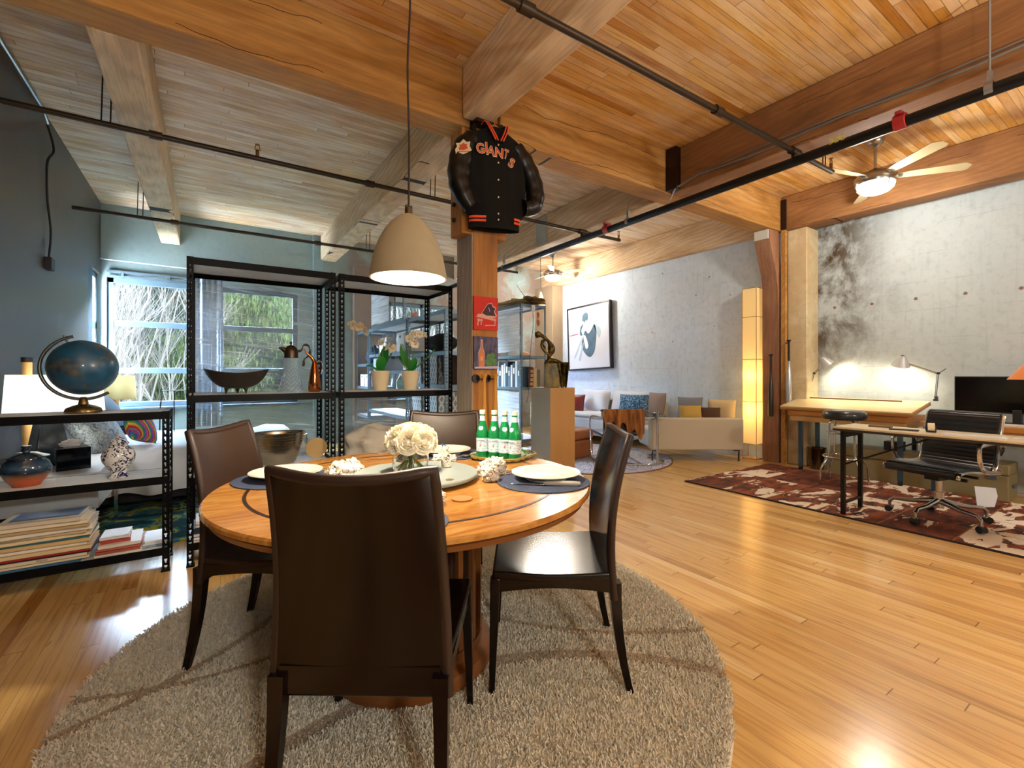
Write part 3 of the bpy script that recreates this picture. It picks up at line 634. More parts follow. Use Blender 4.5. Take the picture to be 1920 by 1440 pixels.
mat_plate(.44, 1.36, 'at the near place, mostly hidden by the front chair')
m_silver = M('polished_steel', '#c9c9c6', .18, .95); m_handle = M('ivory_grey_handle', '#b5b0a2', .35)
def item(name, label, cat, a, b, z):   # local frame: x runs from a to b
    a = Vector((a[0], a[1], z)); b = Vector((b[0], b[1], z)); d = b-a; return thing(name, label, cat, a, math.atan2(d.y, d.x)), d.length
r, L = item('table_knife', 'steel knife with grey handle on the right-hand placemat', 'knife', (1.012, 1.545), (1.232, 1.372), TZ0+.0035)
MB().prism([(0, .002), (.02, -.006), (L*.5, -.009), (L*.5, .008), (.03, .008)], .0018, off=.003).build('blade', m_silver, r, bevel=.0005)
MB().tube([(L*.48, 0, .008), (L*.55, 0, .008), (L*.9, 0, .008), (L, 0, .008)], [.006, .0095, .011, .008], 12).build('handle', m_handle, r)
r, L = item('table_fork', 'steel fork pointing away on the near placemat', 'fork', (.606, 1.30), (.672, 1.47), TZ0+.0035)
k = MB(); k.tube([(0, 0, .004), (L*.6, 0, .005)], [.006, .003], 8); k.prism([(L*.6, -.004), (L*.72, -.012), (L*.72, .012), (L*.6, .004)], .002, off=.004)
for s in (-.0105, -.0035, .0035, .0105): k.tube([(L*.71, s, .005), (L, s, .008)], [.002, .0012], 6)
k.build('fork_body', m_silver, r)
r, L = item('table_spoon', 'steel spoon resting beside the far plate', 'spoon', (1.02, 2.23), (1.17, 2.17), TZ0+.0035)
MB().tube([(0, 0, .005), (L*.7, 0, .006)], [.004, .003], 8).sph((L*.85, 0, .009), .02, 14, (1.3, .85, .35)).build('spoon_body', m_silver, r)
r, L = item('table_fork', 'steel fork beyond the right-hand plate', 'fork', (1.12, 1.74), (1.24, 1.69), TZ0+.0035)
MB().tube([(0, 0, .004), (L, 0, .005)], [.005, .003], 8).build('fork_handle', m_silver, r)
# napkins
n = NT('patterned_napkin_linen'); vo = n.node('ShaderNodeTexVoronoi', feature='DISTANCE_TO_EDGE'); n.inp(vo, 'Vector', n.obj()); vo.inputs['Scale'].default_value = 65
ns = n.noise(n.obj(), 45, 2); ln = n.math('MULTIPLY', n.math('LESS_THAN', vo.outputs['Distance'], .055), n.math('GREATER_THAN', ns, .47))
n.set(Base_Color=n.mix(ln, h('#efe9d8'), h('#4a3a28')), Roughness=.9); m_nap = n.m
def crump(mb, c, r, sc, seed, rz=0):
    m = 28; k = 20; vs = []
    for i in range(k+1):
        ph = PI*i/k
        for j in range(m):
            t = 2*PI*j/m; d = Vector((math.sin(ph)*math.cos(t), math.sin(ph)*math.sin(t), math.cos(ph)))
            f = 1+.30*abs(mnoise.noise(d*2.6+Vector((seed, 0, 0))))*2-.22+.12*mnoise.noise(d*7+Vector((0, seed, 0)))
            vs.append(Vector(c)+Vector((d.x*r*sc[0]*f, d.y*r*sc[1]*f, max(-r*sc[2]*.72, d.z*r*sc[2]*f))))
    fs = [(i*m+j, (i+1)*m+j, (i+1)*m+(j+1) % m, i*m+(j+1) % m) for i in range(k) for j in range(m)]
    mb.add(vs, fs); return mb
def napkin(label, loc, lobes, band=None):
    r = thing('patterned_napkin', label, 'napkin', loc, group='knotted patterned napkins'); mb = MB()
    for i, (dx, dy, rr, sx, sy, sz) in enumerate(lobes): crump(mb, (dx, dy, rr*sz*.72), rr, (sx, sy, sz), i*3.1+loc[0]*7)
    mb.build('cloth_bundle', m_nap, r, smooth=60); return r
napkin('knotted brown-patterned napkin beside the left-hand plate', (.485, 2.04, TZ0), [(0, 0, .052, 1.25, .9, .85), (.045, .02, .042, 1, 1, 1.1), (-.045, -.01, .036, 1, 1, .9)])
napkin('knotted brown-patterned napkin of two bundles beside the right-hand plate', (1.02, 1.70, TZ0), [(-.035, -.045, .040, 1, .95, .95), (.045, .045, .047, 1.25, .9, 1.0), (.0, .05, .034, 1.2, 1, 1.1)])
napkin('brown-patterned napkin behind the glass vase', (.965, 2.09, TZ0), [(0, 0, .040, 1.3, .8, .8), (.04, -.02, .032, 1.1, 1, .9)])
napkin('brown-patterned napkin at the near place, half hidden by the front chair', (.655, 1.47, TZ0), [(0, 0, .036, 1, 1, .9)])
r = thing('patterned_napkin', 'folded patterned napkin with a blue lining standing on the stone turntable', 'napkin', (.905, 1.875, SZ), .4)
MB().grid(lambda u, v: ((-.004+.028*math.cos(u*5))*(1-.55*abs(v-.35)), (.014+.022*math.sin(u*5))*(1-.35*v)+.012*v, .004+.085*v+.012*math.sin(u*3)*v), 18, 12, .003).build('cloth_fold', m_nap, r, smooth=60)
MB().grid(lambda u, v: ((-.004+.020*math.cos(u*5))*(1-.5*abs(v-.35))-.004, (.014+.016*math.sin(u*5))*(1-.3*v)+.012*v, .012+.082*v+.012*math.sin(u*3)*v), 18, 10, .002).build('blue_lining', M('blue_lining_cloth', '#3558a0', .8), r, smooth=60)
solid(MB().lathe([(0, 0), (.036, 0), (.037, .002), (.036, .004), (0, .004)], (.759, 1.468, TZ0), 32), 'leather_coaster', M('tan_coaster', '#b9793f', .5), 'small round tan coaster near the front edge of the table', 'coaster', (.759, 1.468, TZ0))
solid(MB().lathe([(0, 0), (.016, 0), (.016, .0015), (0, .0015)], (.80, 1.655, SZ), 20), 'brass_coin', M('dull_brass', '#a08a5a', .35, .8), 'small brass disc on the edge of the stone turntable', 'disc', (.80, 1.655, SZ))
# tray, bottles
tx, ty = 1.325, 2.085; ta = math.radians(24)
r = thing('leaf_tray', 'square green leaf-pattern tray with gold rim holding the bottles', 'tray', (tx, ty, TZ0), ta)
oc = [(.155*a, .14*b) for a, b in ((1, .62), (.62, 1), (-.62, 1), (-1, .62), (-1, -.62), (-.62, -1), (.62, -1), (1, -.62))]
n = NT('leaf_pattern_green'); ff = n.noise(n.obj(), 22, 3, .6, 2); n.set(Base_Color=n.ramp(ff, [(.35, '#1f5a26'), (.5, '#3f8a3c'), (.62, '#d8e6c0')]), Roughness=.2, Coat_Weight=.5); m_leafp = n.m
MB().prism(oc, .006, off=.004).build('tray_floor', m_leafp, r, bevel=.002)
rim = MB(); rim.tube([(a*1.03, b*1.03, .016) for a, b in oc], .006, 8, closed=True); rim.prism([(a*.9, b*.9) for a, b in oc], .004); rim.build('gold_rim', M('gold_rim_lacquer', '#b69a52', .3, .6), r)
m_gglass = NT('green_bottle_glass'); m_gglass.set(Base_Color=h('#1fae62'), Roughness=.05, Transmission_Weight=.55, IOR=1.3, Coat_Weight=.5); m_gglass = m_gglass.m
n = NT('bottle_label_paper'); ff = n.noise(n.scale(n.obj(), (1, 1, 3)), 80, 3); n.set(Base_Color=n.ramp(ff, [(.42, '#8fb4cc'), (.5, '#dfe8ee')]), Roughness=.5); m_lab = n.m
m_cap = M('cream_bottle_cap', '#e9dfc4', .4); m_neck = M('neck_label', '#cfdbe2', .5); m_btxt = M('label_blue_ink', '#23407c', .6); m_bstar = M('label_red_star', '#c8563a', .6)
BP = [(1.222, 2.13), (1.262, 2.075), (1.292, 2.02), (1.318, 1.965)]
def bottle(label, loc, rz):
    r = thing('water_bottle', label, 'bottle', loc, rz, 'green glass water bottles')
    MB().lathe([(0, 0), (.030, 0), (.033, .004), (.033, .118), (.030, .135), (.017, .185), (.0135, .195), (.0135, .222), (0, .222)], (0, 0, 0), 28).build('glass_body', m_gglass, r, smooth=50)
    MB().lathe([(.0335, .028), (.0335, .098)], (0, 0, 0), 28).build('paper_label', m_lab, r)
    MB().lathe([(.0165, .186), (.0142, .196), (.0142, .214)], (0, 0, 0), 20).build('neck_label', m_neck, r)
    MB().lathe([(0, .2225), (.0155, .2225), (.0155, .242), (.013, .244), (0, .244)], (0, 0, 0), 20).build('cap', m_cap, r)
    text('label_lettering', 'S.PELLEGRINO', .0085, m_btxt, r, T(0, -.0345, .085) @ R(90, 'X'), .0003)
    st_ = [( .006*math.cos(PI/2+k*PI/5)*(1 if k % 2 == 0 else .45), .006*math.sin(PI/2+k*PI/5)*(1 if k % 2 == 0 else .45)) for k in range(10)]
    MB().prism(st_, .0005, mx=T(0, -.0336, .062) @ R(90, 'X')).build('label_star', m_bstar, r, smooth=0)
    MB().sph((0, 0, 0), .013, 16, (1, .15, 1.0)).build('neck_medallion', m_neck, r, loc=(.0, -.0255, .150)).rotation_euler = (-.35, 0, 0)
    return r
BL = ['green glass water bottle standing leftmost on the tray', 'green glass water bottle, second from the left on the tray', 'green glass water bottle with its round neck seal facing out, third on the tray', 'green glass water bottle standing nearest and rightmost on the tray']
b0 = bottle(BL[0], (BP[0][0], BP[0][1], TZ0+.0105), math.radians(-50))
for i in range(1, 4): dup(b0, (BP[i][0], BP[i][1], TZ0+.0105), math.radians([-50, -40, -33, -75][i]), BL[i])
m_gpk = M('green_sweet_wrapper', '#4ba23c', .25, coat=.6, var=.5, vs=40); m_wpk = M('pale_sweet_wrapper', '#dfe8c8', .3, var=.4, vs=60)
solid(crump(MB(), (1.41, 2.06, TZ0+.022), .028, (1.5, 1, .7), 5), 'wrapped_sweet', m_gpk, 'green foil-wrapped sweet on the tray beside the bottles', 'sweet', (1.41, 2.06, TZ0+.0105), smooth=60)
solid(crump(MB(), (1.365, 1.995, TZ0+.022), .024, (1.5, 1, .7), 8), 'wrapped_sweet', m_wpk, 'pale wrapped sweet in front of the green one on the tray', 'sweet', (1.365, 1.995, TZ0+.0105), smooth=60)
solid(crump(MB(), (1.385, 2.13, TZ0+.022), .026, (1.3, 1.2, .7), 11), 'wrapped_sweet', m_wpk, 'pale wrapped sweet at the back of the tray', 'sweet', (1.385, 2.13, TZ0+.0105), smooth=60)

# ------------------------------------------------------------------ pendant lamp
PX, PY, PZ = .715, 1.877, 1.602
r = thing('pendant_lamp', 'beige dome pendant lamp hanging over the dining table', 'pendant lamp', (PX, PY, PZ))
prof = [(.160, 0), (.161, .012), (.152, .06), (.142, .105), (.126, .15), (.104, .195), (.075, .235), (.045, .262), (.018, .274), (0, .277)]
inn = [(.155-.0, .001), (.150, .012), (.143, .06), (.133, .105), (.117, .15), (.095, .19), (.067, .228), (.03, .255), (0, .262)]
MB().lathe(prof, (0, 0, 0), 64).build('lamp_shade', M('beige_concrete_shade', '#a2997f', .8, var=.1, vs=14, bump=.05), r, smooth=60)
MB().lathe(inn, (0, 0, 0), 64).lathe([(.153, 0), (.161, 0)], (0, 0, 0), 64).build('shade_lining', M('white_shade_lining', '#fff6e6', .6), r, smooth=60)
MB().sph((0, 0, .10), .045, 20).build('bulb', M('lit_bulb_soft', '#fff0d8', .5, emit=6, ecol='#ffe9c8'), r)
MB().tube([(0, 0, .14), (0, 0, .262)], .018).build('socket', m_cap, r)
MB().tube([(0, 0, .276), (0, 0, .30)], .016, 12).box(-.014, -.008, -.006, .006, .28, .312).box(.008, .014, -.006, .006, .28, .312).build('cord_grip', M('brass_dark', '#5a4630', .4, .7), r)
MB().tube(smooth_path([(0, 0, .30), (.002, 0, .6), (-.004, .002, .9), (.006, 0, 1.15), (.004, 0, 1.35), (-.006, 0, 1.5), (0, 0, ZC-PZ-.01)]), .0045, 8).cyl((0, 0), .05, ZC-PZ-.03, ZC-PZ, 20).build('cord', M('dark_brown_cord', '#23140e', .6), r)
lamp('pendant_light', 'POINT', (0, 0, .04), 40, (1, .86, .66), .05, r)

# ------------------------------------------------------------------ jacket, paintings, bats on the column
JX, JY, JZ = 1.845, 3.035, 2.33
m_jb = M('black_wool', '#030304', 1.0, var=.3, vs=8, bump=.1, bs=60); m_js = M('black_satin_leather', '#050508', .34, var=.3, vs=5, bump=.1, bs=12); m_or = M('orange_knit', '#e2532b', .8); m_wh = M('cream_felt', '#e8d9bc', .8); m_or2 = M('orange_felt', '#cf5a2c', .8)
r = thing('baseball_jacket', 'black team jacket with orange lettering hanging high on the column', 'jacket', (JX, JY, JZ), math.radians(-8))
def sup(t, a, b):
    c, s = math.cos(t), math.sin(t); return (a*math.copysign(abs(c)**.7, c), b*math.copysign(abs(s)**.8, s))
secs = [(0, .205, .055), (.06, .215, .065), (.10, .25, .07), (.25, .262, .075), (.42, .265, .075), (.55, .262, .07), (.63, .24, .065), (.68, .19, .055), (.72, .11, .05), (.745, .07, .045)]
def jb(u, v):
    f = v*(len(secs)-1); i = min(int(f), len(secs)-2); t = f-i; A = [secs[i][k]*(1-t)+secs[i+1][k]*t for k in range(3)]
    x, y = sup(2*PI*u, A[1], A[2]); fold = 1+.03*math.sin(x*60+A[0]*6)*(1 if A[0] < .6 else 0)
    return (x, y*fold, A[0]+(.012*x/.2 if A[0] < .06 else 0))
MB().grid(jb, 64, 36).build('jacket_body', m_jb, r, smooth=60)
def sleeve(pts, rad, nm='sleeve'):
    p = smooth_path(pts, 5); m_ = len(p); rr = [rad[0]+(rad[1]-rad[0])*i/(m_-1) if len(rad) == 2 else rad[min(int(i/(m_-1)*(len(rad)-1)), len(rad)-2)]*(1-((i/(m_-1)*(len(rad)-1)) % 1))+rad[min(int(i/(m_-1)*(len(rad)-1))+1, len(rad)-1)]*((i/(m_-1)*(len(rad)-1)) % 1) for i in range(m_)]
    rr = [q*(1+.05*math.sin(i*1.7)) for i, q in enumerate(rr)]; MB().tube(p, rr, 18, sq=1).build(nm, m_js, r, smooth=70)
sleeve([(-.17, 0, .64), (-.24, -.005, .56), (-.285, -.01, .42), (-.29, -.02, .28), (-.25, -.035, .17), (-.20, -.04, .10)], [.065, .082, .085, .08, .07, .055])
sleeve([(.17, 0, .64), (.25, 0, .54), (.315, -.005, .42), (.345, -.02, .29), (.315, -.035, .19), (.22, -.045, .16)], [.065, .08, .08, .075, .07, .055])
for z in (.022, .050):     # hem stripes
    for u0, u1 in ((.52, .70), (.84, .98)): MB().grid(lambda u, v: tuple(Vector(jb(u0+(u1-u0)*u, 0))*1.0+Vector((0, -.006, z-.010+.018*v))*1.0+Vector((jb(u0+(u1-u0)*u, 0)[0]*.055, jb(u0+(u1-u0)*u, 0)[1]*.14, 0))), 16, 2).build('orange_hem_stripe', m_or, r, smooth=60)
MB().grid(lambda u, v: tuple(Vector((.212*math.cos(2*PI*u), .063*math.sin(2*PI*u), 0))+Vector((0, 0, -.03+.075*v+.01*math.cos(2*PI*u)))), 40, 3).build('knit_hem', m_jb, r, smooth=60)
for s in (-1, 1):          # collar
    path = [(s*.085, .02, .765), (s*.08, -.035, .765), (s*.055, -.072, .70), (s*.015, -.088, .615)]
    MB().tube(smooth_path(path, 6), .022, 8, sq=.45).build('knit_collar', m_jb, r, smooth=60)
    for o_ in (-.010, .010): MB().tube([(p[0]+s*o_+s*.006, p[1]-.014, p[2]+.002) for p in smooth_path(path, 6)], .0058, 6).build('orange_collar_stripe', m_or, r, smooth=60)
for z in (.595, .46, .33, .2, .075, .03): MB().sph((.0, -.079, z), .007, 10).build('snap_button', m_wh, r)
MB().box(-.022, .03, -.035, -.03, .64, .70).build('neck_label', m_wh, r)
MB().tube(bez((-.14, 0, .66), (-.06, 0, .72), (-.04, 0, .76), (0, -.01, .77), 8)+bez((0, -.01, .77), (.04, 0, .76), (.06, 0, .72), (.14, 0, .66), 8), .013, 8).tube(bez((0, 0, .77), (0, 0, .82), (.03, .03, .84), (0, .08, .83), 8), .003, 6).build('wooden_hanger', M('hanger_wood', '#b07a34', .4), r, smooth=60)
LET = [('G', -.145, .535, 8), ('I', -.098, .552, 4), ('A', -.062, .532, -4), ('N', .005, .530, -2), ('T', .062, .532, -12), ('S', .108, .475, -24)]
for ch_, x, z, a in LET:
    hy = -.074-.008*math.cos(x*6)
    wsc = .55 if ch_ == 'T' else .95
    text('letter_outline', ch_, .098, m_wh, r, T(x, hy, z) @ R(90, 'X') @ R(a) @ Matrix.Diagonal((wsc, 1, 1, 1)), .0008, .0045)
    text('letter', ch_, .098, m_or2, r, T(x, hy-.0016, z) @ R(90, 'X') @ R(a) @ Matrix.Diagonal((wsc, 1, 1, 1)), .001, .0012)
pp = [(0, .062), (.025, .04), (.05, .045), (.045, .012), (.062, -.02), (.04, -.03), (.0, -.048), (-.03, -.04), (-.055, -.045), (-.06, -.01), (-.045, .01), (-.055, .035), (-.025, .035)]
pm = T(-.285, -.097, .505) @ R(-28) @ R(90, 'X')
MB().prism(pp, .002, mx=pm).build('sleeve_patch', m_wh, r, smooth=0)
MB().prism([(p[0]*.55, p[1]*.5+.004) for p in pp], .003, mx=pm).box(-.04, .045, -.030, -.024, 0, .003, mx=pm).build('patch_emblem', m_or2, r, smooth=0)

m_canv = M('canvas_edge', '#7a1c14', .8); FY = 3.149
def painting(label, x0, x1, z0, z1, base, shapes):
    r = thing('small_painting', label, 'painting', ((x0+x1)/2, FY-.009, z0)); W_, H_ = x1-x0, z1-z0
    MB().box(-W_/2, W_/2, -.009, .009, 0, H_).build('canvas', base, r, bevel=.001)
    for i, (poly, m) in enumerate(shapes):
        MB().prism([((p[0]-.5)*W_, p[1]*H_) for p in poly], .0012, mx=T(0, -.009-.0003*i, 0) @ R(90, 'X')).build('painted_shape', m, r, smooth=0)
red = M('red_canvas', '#c92a1c', .7, var=.15, vs=8); pur = M('deep_purple_paint', '#3a1c33', .6); ros = M('pale_rose_paint', '#d9a49a', .7, var=.4, vs=60)
painting('small red canvas painted with a dark grand piano, upper of two on the column', 1.722, 1.938, 1.54, 1.80, red, [
    ([(.28, .48), (.55, .80), (.72, .84), (.80, .74), (.92, .70), (.86, .58), (.95, .46), (.90, .38), (.45, .40)], ros), ([(.32, .50), (.56, .78), (.71, .81), (.77, .71), (.88, .68), (.82, .57), (.90, .44), (.5, .44)], pur),
    ([(.08, .38), (.16, .48), (.40, .46), (.93, .34), (.90, .28), (.45, .34)], ros), ([(.12, .34), (.34, .32), (.36, .26), (.31, .26), (.30, .14), (.26, .14), (.26, .26), (.18, .25), (.16, .12), (.12, .12), (.14, .26)], ros), ([(.44, .15), (.88, .17), (.88, .145), (.44, .12)], ros), ([(.84, .34), (.88, .34), (.88, .16), (.85, .16)], ros), ([(.60, .70), (.66, .56), (.64, .55), (.58, .69)], ros)])
nv = NT('dusky_violet_paint'); ff = nv.noise(nv.scale(nv.obj(), (3, 1, 1)), 12, 5); nv.set(Base_Color=nv.ramp(ff, [(.35, '#26203a'), (.6, '#55506e')]), Roughness=.6); nv = nv.m
amber = M('amber_paint', '#c07444', .6, var=.3, vs=30); grn = M('leaf_green_paint', '#4f7a48', .7, var=.7, vs=50); lil = M('pale_lilac_paint', '#b7a9bd', .7)
def ell(cx, cz, a, b, n=16): return [(cx+a*math.cos(2*PI*k/n), cz+b*math.sin(2*PI*k/n)) for k in range(n)]
painting('small dusky canvas painted with an amber bottle and leaves, lower of two on the column', 1.722, 1.938, 1.232, 1.488, nv, [
    ([(.02, .02), (.98, .02), (.98, .10), (.02, .07)], lil), ([(.2, .06), (.42, .06), (.43, .50), (.36, .66), (.35, .9), (.27, .92), (.25, .66), (.16, .50)], lil), ([(.19, .08), (.41, .08), (.41, .48), (.34, .64), (.34, .86), (.28, .87), (.27, .64), (.18, .48)], amber),
    (ell(.62, .22, .17, .13), grn), (ell(.76, .40, .12, .12), grn), (ell(.84, .22, .1, .12), grn), (ell(.60, .38, .09, .09), grn), (ell(.30, .32, .05, .08), M('light_amber_paint', '#dd9a66', .6))])
m_bat = M('honey_ash_bat', '#c48a2e', .3, coat=.4, var=.12, streak=(1, 1, .1)); m_knob = M('black_disc', '#0c0a0a', .4)
for i, (x, lb) in enumerate([(1.785, 'honey-coloured wooden bat hanging on the column, left of the pair'), (1.885, 'honey-coloured wooden bat hanging on the column, right of the pair')]):
    r = thing('baseball_bat', lb, 'bat', (x, 3.085, .36), group='wooden bats on the column')
    MB().lathe([(0, 0), (.025, .003), (.032, .02), (.033, .2), (.028, .4), (.018, .6), (.0135, .72), (.0135, .80), (.017, .812), (.024, .82), (.024, .832), (0, .835)], (0, 0, 0), 20).build('bat_body', m_bat, r, smooth=60)
    MB().tube([(-.045, .065, .80), (-.045, .045, .80)], .032, 20).tube([(-.045, .05, .80), (-.02, 0, .795), (.016, 0, .795)], .005, 6).build('wall_hook', m_knob, r)
# ------------------------------------------------------------------ steel shelving
m_steel = M('black_shelf_steel', '#07080a', .4, spec=.12); m_sboard = M('pale_shelf_board', '#cfd6de', .5, var=.08, vs=6); m_steelg = M('grey_blue_shelf_steel', '#6f8492', .35, .6)
nf = NT('stretch_film'); q = nf.sep(nf.pos())
st1 = nf.noise(nf.comb(nf.math('MULTIPLY', q[0], .9), nf.math('MULTIPLY', q[1], .9), nf.math('MULTIPLY', nf.math('ADD', q[2], nf.math('MULTIPLY', q[0], .12)), 26.)), 2.2, 5, .65, .5)
tb = nf.node('ShaderNodeBsdfTransparent'); dg = nf.node('ShaderNodeBsdfPrincipled'); dg.inputs['Base Color'].default_value = h('#bcd6ea'); dg.inputs['Roughness'].default_value = .22
dg.inputs['Transmission Weight'].default_value = 0; mx = nf.node('ShaderNodeMixShader'); nf.inp(mx, 0, nf.ramp(st1, [(.35, .12), (.55, .30), (.70, .85)]))
nf.t.links.new(tb.outputs[0], mx.inputs[1]); nf.t.links.new(dg.outputs[0], mx.inputs[2]); nf.t.links.new(mx.outputs[0], nf.out.inputs[0])
bp = nf.node('ShaderNodeBump'); nf.inp(bp, 'Height', st1); bp.inputs['Strength'].default_value = .5; nf.t.links.new(bp.outputs[0], dg.inputs['Normal']); m_film = nf.m
def slotplate(mb, p, u, w, t, z0, z1):   # plate with keyhole slots; p corner, u in-plane unit vector, t thickness vector
    p, u, t = Vector(p), Vector(u), Vector(t)
    def bx(a, b, c, d):
        A = [p+u*a+Vector((0, 0, c)), p+u*b+Vector((0, 0, c)), p+u*b+t+Vector((0, 0, c)), p+u*a+t+Vector((0, 0, c))]
        mb.hexa(A, [v+Vector((0, 0, d-c)) for v in A])
    bx(0, w*.30, z0, z1); bx(w*.70, w, z0, z1); n = max(1, int((z1-z0)/.038)); pt = (z1-z0)/n
    for k in range(n):
        z = z0+k*pt; bx(w*.3, w*.7, z, z+pt*.40); bx(w*.3, w*.4, z+pt*.4, z+pt*.7); bx(w*.6, w*.7, z+pt*.4, z+pt*.7)
    bx(w*.3, w*.7, z1-.006, z1)
def post(name, cx, cy, sx, sy, z0, z1, m, parent, slots=True, w=.036):
    mb = MB(); t = .0025
    if slots:
        slotplate(mb, (cx, cy, 0), (sx, 0, 0), w, (0, sy*t, 0), z0, z1); slotplate(mb, (cx, cy, 0), (0, sy, 0), w, (sx*t, 0, 0), z0, z1)
    else: mb.box(min(cx, cx+sx*w), max(cx, cx+sx*w), min(cy, cy+sy*t), max(cy, cy+sy*t), z0, z1); mb.box(min(cx, cx+sx*t), max(cx, cx+sx*t), min(cy, cy+sy*w), max(cy, cy+sy*w), z0, z1)
    k = .042; mb.box(min(cx-sx*.003, cx+sx*k), max(cx-sx*.003, cx+sx*k), min(cy-sy*.003, cy+sy*k), max(cy-sy*.003, cy+sy*k), z0, z0+.012)
    return mb.build(name, m, parent, org=parent.location, smooth=0)
def rack(label, x0, x1, y0, y1, z1, shelves, z0=0, m=m_steel, mb_=m_sboard, slots=True, group=None, bh=.045):
    r = thing('steel_shelving_unit', label, 'shelving unit', ((x0+x1)/2, (y0+y1)/2, z0), group=group)
    for (cx, cy, sx, sy) in ((x0, y0, 1, 1), (x1, y0, -1, 1), (x1, y1, -1, -1), (x0, y1, 1, -1)): post('post', cx, cy, sx, sy, z0, z1, m, r, slots)
    for z in shelves:
        b = MB().box(x0+.008, x1-.008, y0+.008, y1-.008, z-.012, z).build('shelf_board', mb_, r, org=r.location, smooth=0)
        k = MB(); e = .004
        for (a, b_, c, d) in ((x0+e, x1-e, y0+.0035, y0+.0075), (x0+e, x1-e, y1-.0075, y1-.0035), (x0+.0035, x0+.0075, y0+e, y1-e), (x1-.0075, x1-.0035, y0+e, y1-e)):
            k.box(a, b_, c, d, z-bh, z+.001)
        for (a, b_, c, d) in ((x0+e, x1-e, y0+.006, y0+.022), (x0+e, x1-e, y1-.022, y1-.006)): k.box(a, b_, c, d, z-bh*.55, z-.013)
        k.build('rim_beam', m, b, org=r.location, smooth=0)
    return r
LOW = rack('waist-high black slotted shelving unit at the far left holding a globe and books', -1.14, -.19, 3.482, 3.81, .972, [.968, .575, .145])
T1 = rack('tall black slotted shelving unit, left of the two, with bowl and jugs', -.105, .775, 3.475, 3.98, 1.925, [1.922, 1.062, .55, .145])
T2 = rack('tall black slotted shelving unit, right of the two, with the orchids', .80, 1.705, 3.475, 3.98, 1.925, [1.922, 1.062, .55, .145])
def film(parent, pts, z0, z1, nm='plastic_wrap'):
    L = [0]; 
    for i in range(1, len(pts)): L.append(L[-1]+math.dist(pts[i], pts[i-1]))
    def fn(u, v):
        s = u*L[-1]; i = max(k for k in range(len(L)) if L[k] <= s+1e-9); i = min(i, len(pts)-2); t = (s-L[i])/(L[i+1]-L[i])
        x = pts[i][0]*(1-t)+pts[i+1][0]*t; y = pts[i][1]*(1-t)+pts[i+1][1]*t
        return (x, y+.004*mnoise.noise(Vector((x*6, y*6, v*26))), z0+(z1-z0)*v+.006*math.sin(u*9+v*3))
    MB().grid(fn, 40, 60).build(nm, m_film, parent, org=parent.location, smooth=60)
film(T1, [(-.10, 3.99), (.777, 3.99)], .2, 1.86); film(T2, [(.80, 3.99), (1.707, 3.99)], .2, 1.00)

# low shelf: globe, lidded pot, ginger jar, books
Z0 = .969
r = thing('globe', 'dark blue desk globe on a brass base on top of the low shelf', 'globe', (-.605, 3.645, Z0))
n = NT('globe_map'); a = n.noise(n.obj(), 7, 7, .62, .5); b = n.noise(n.obj(), 20, 5)
n.set(Base_Color=n.mix(n.ramp(a, [(.53, 0.), (.56, 1.)]), n.mix(b, h('#163c56'), h('#24648a')), n.ramp(b, [(.3, '#242a2c'), (.5, '#44505a'), (.65, '#6a6248')])), Roughness=.35, Coat_Weight=.4); m_globe = n.m
MB().sph((0, 0, .265), .160, 48).build('map_ball', m_globe, r, smooth=80)
ax = Vector((-.42, 0, .9)).normalized(); pts = []
for i in range(29):
    t = math.radians(-12+204*i/28); c_, s_ = math.cos(t), math.sin(t); pv_ = Vector((-ax.z, 0, ax.x)); pts.append(Vector((0, 0, .265))+ (ax*c_+pv_*s_)*.185)
MB().tube(pts, .009, 8).build('meridian_arm', M('grey_brass_arm', '#6f7672', .3, .8), r, smooth=60)
MB().tube([Vector((0, 0, .265))+ax*.155, Vector((0, 0, .265))+ax*.205], .006, 8).build('pole_pin', m_steelg, r)
MB().lathe([(0, 0), (.083, 0), (.085, .01), (.078, .028), (.05, .042), (.024, .05), (.018, .085), (.012, .092), (0, .092)], (0, 0, 0), 36).build('base', M('aged_brass', '#7f6a42', .25, .9), r, smooth=50)
ZM = .576
r = thing('lidded_pot', 'glazed lidded pot, blue above and rust-orange below, on the low shelf', 'pot', (-.838, 3.63, ZM))
n = NT('two_tone_glaze'); q = n.sep(n.obj()); zz = n.math('ADD', q[2], n.math('MULTIPLY', n.noise(n.obj(), 12, 3), .03))
n.set(Base_Color=n.ramp(zz, [(.0, '#9a3a14'), (.05, '#c0582a'), (.075, '#8a5a34'), (.095, '#14283c'), (.13, '#2c4a66'), (.16, '#16283a')]), Roughness=.12, Coat_Weight=.6); m_pot = n.m
MB().lathe([(0, 0), (.058, 0), (.062, .01), (.085, .04), (.103, .075), (.105, .10), (.092, .13), (.075, .148), (.075, .158), (.07, .158), (.07, .15), (0, .15)], (0, 0, 0), 40).build('pot_body', m_pot, r, smooth=60)
m_lid = M('dark_blue_glaze', '#1c2c3c', .15, coat=.6)
MB().lathe([(0, .158), (.094, .160), (.094, .164), (.07, .172), (.045, .183), (.018, .187), (.014, .20), (.022, .215), (.020, .222), (0, .223)], (0, 0, 0), 40).build('lid', m_lid, r, smooth=60)
r = thing('ginger_jar', 'blue-and-white lidded porcelain jar on the low shelf', 'jar', (-.445, 3.63, ZM))
n = NT('blue_white_porcelain'); vo = n.noise(n.obj(), 38, 4, .6, 1.8); v2 = n.noise(n.obj(), 11, 2)
n.set(Base_Color=n.mix(n.math('MULTIPLY', n.math('GREATER_THAN', vo, .52), n.math('GREATER_THAN', v2, .40)), h('#dcdcdc'), h('#1b2350')), Roughness=.15, Coat_Weight=.5); m_bw = n.m
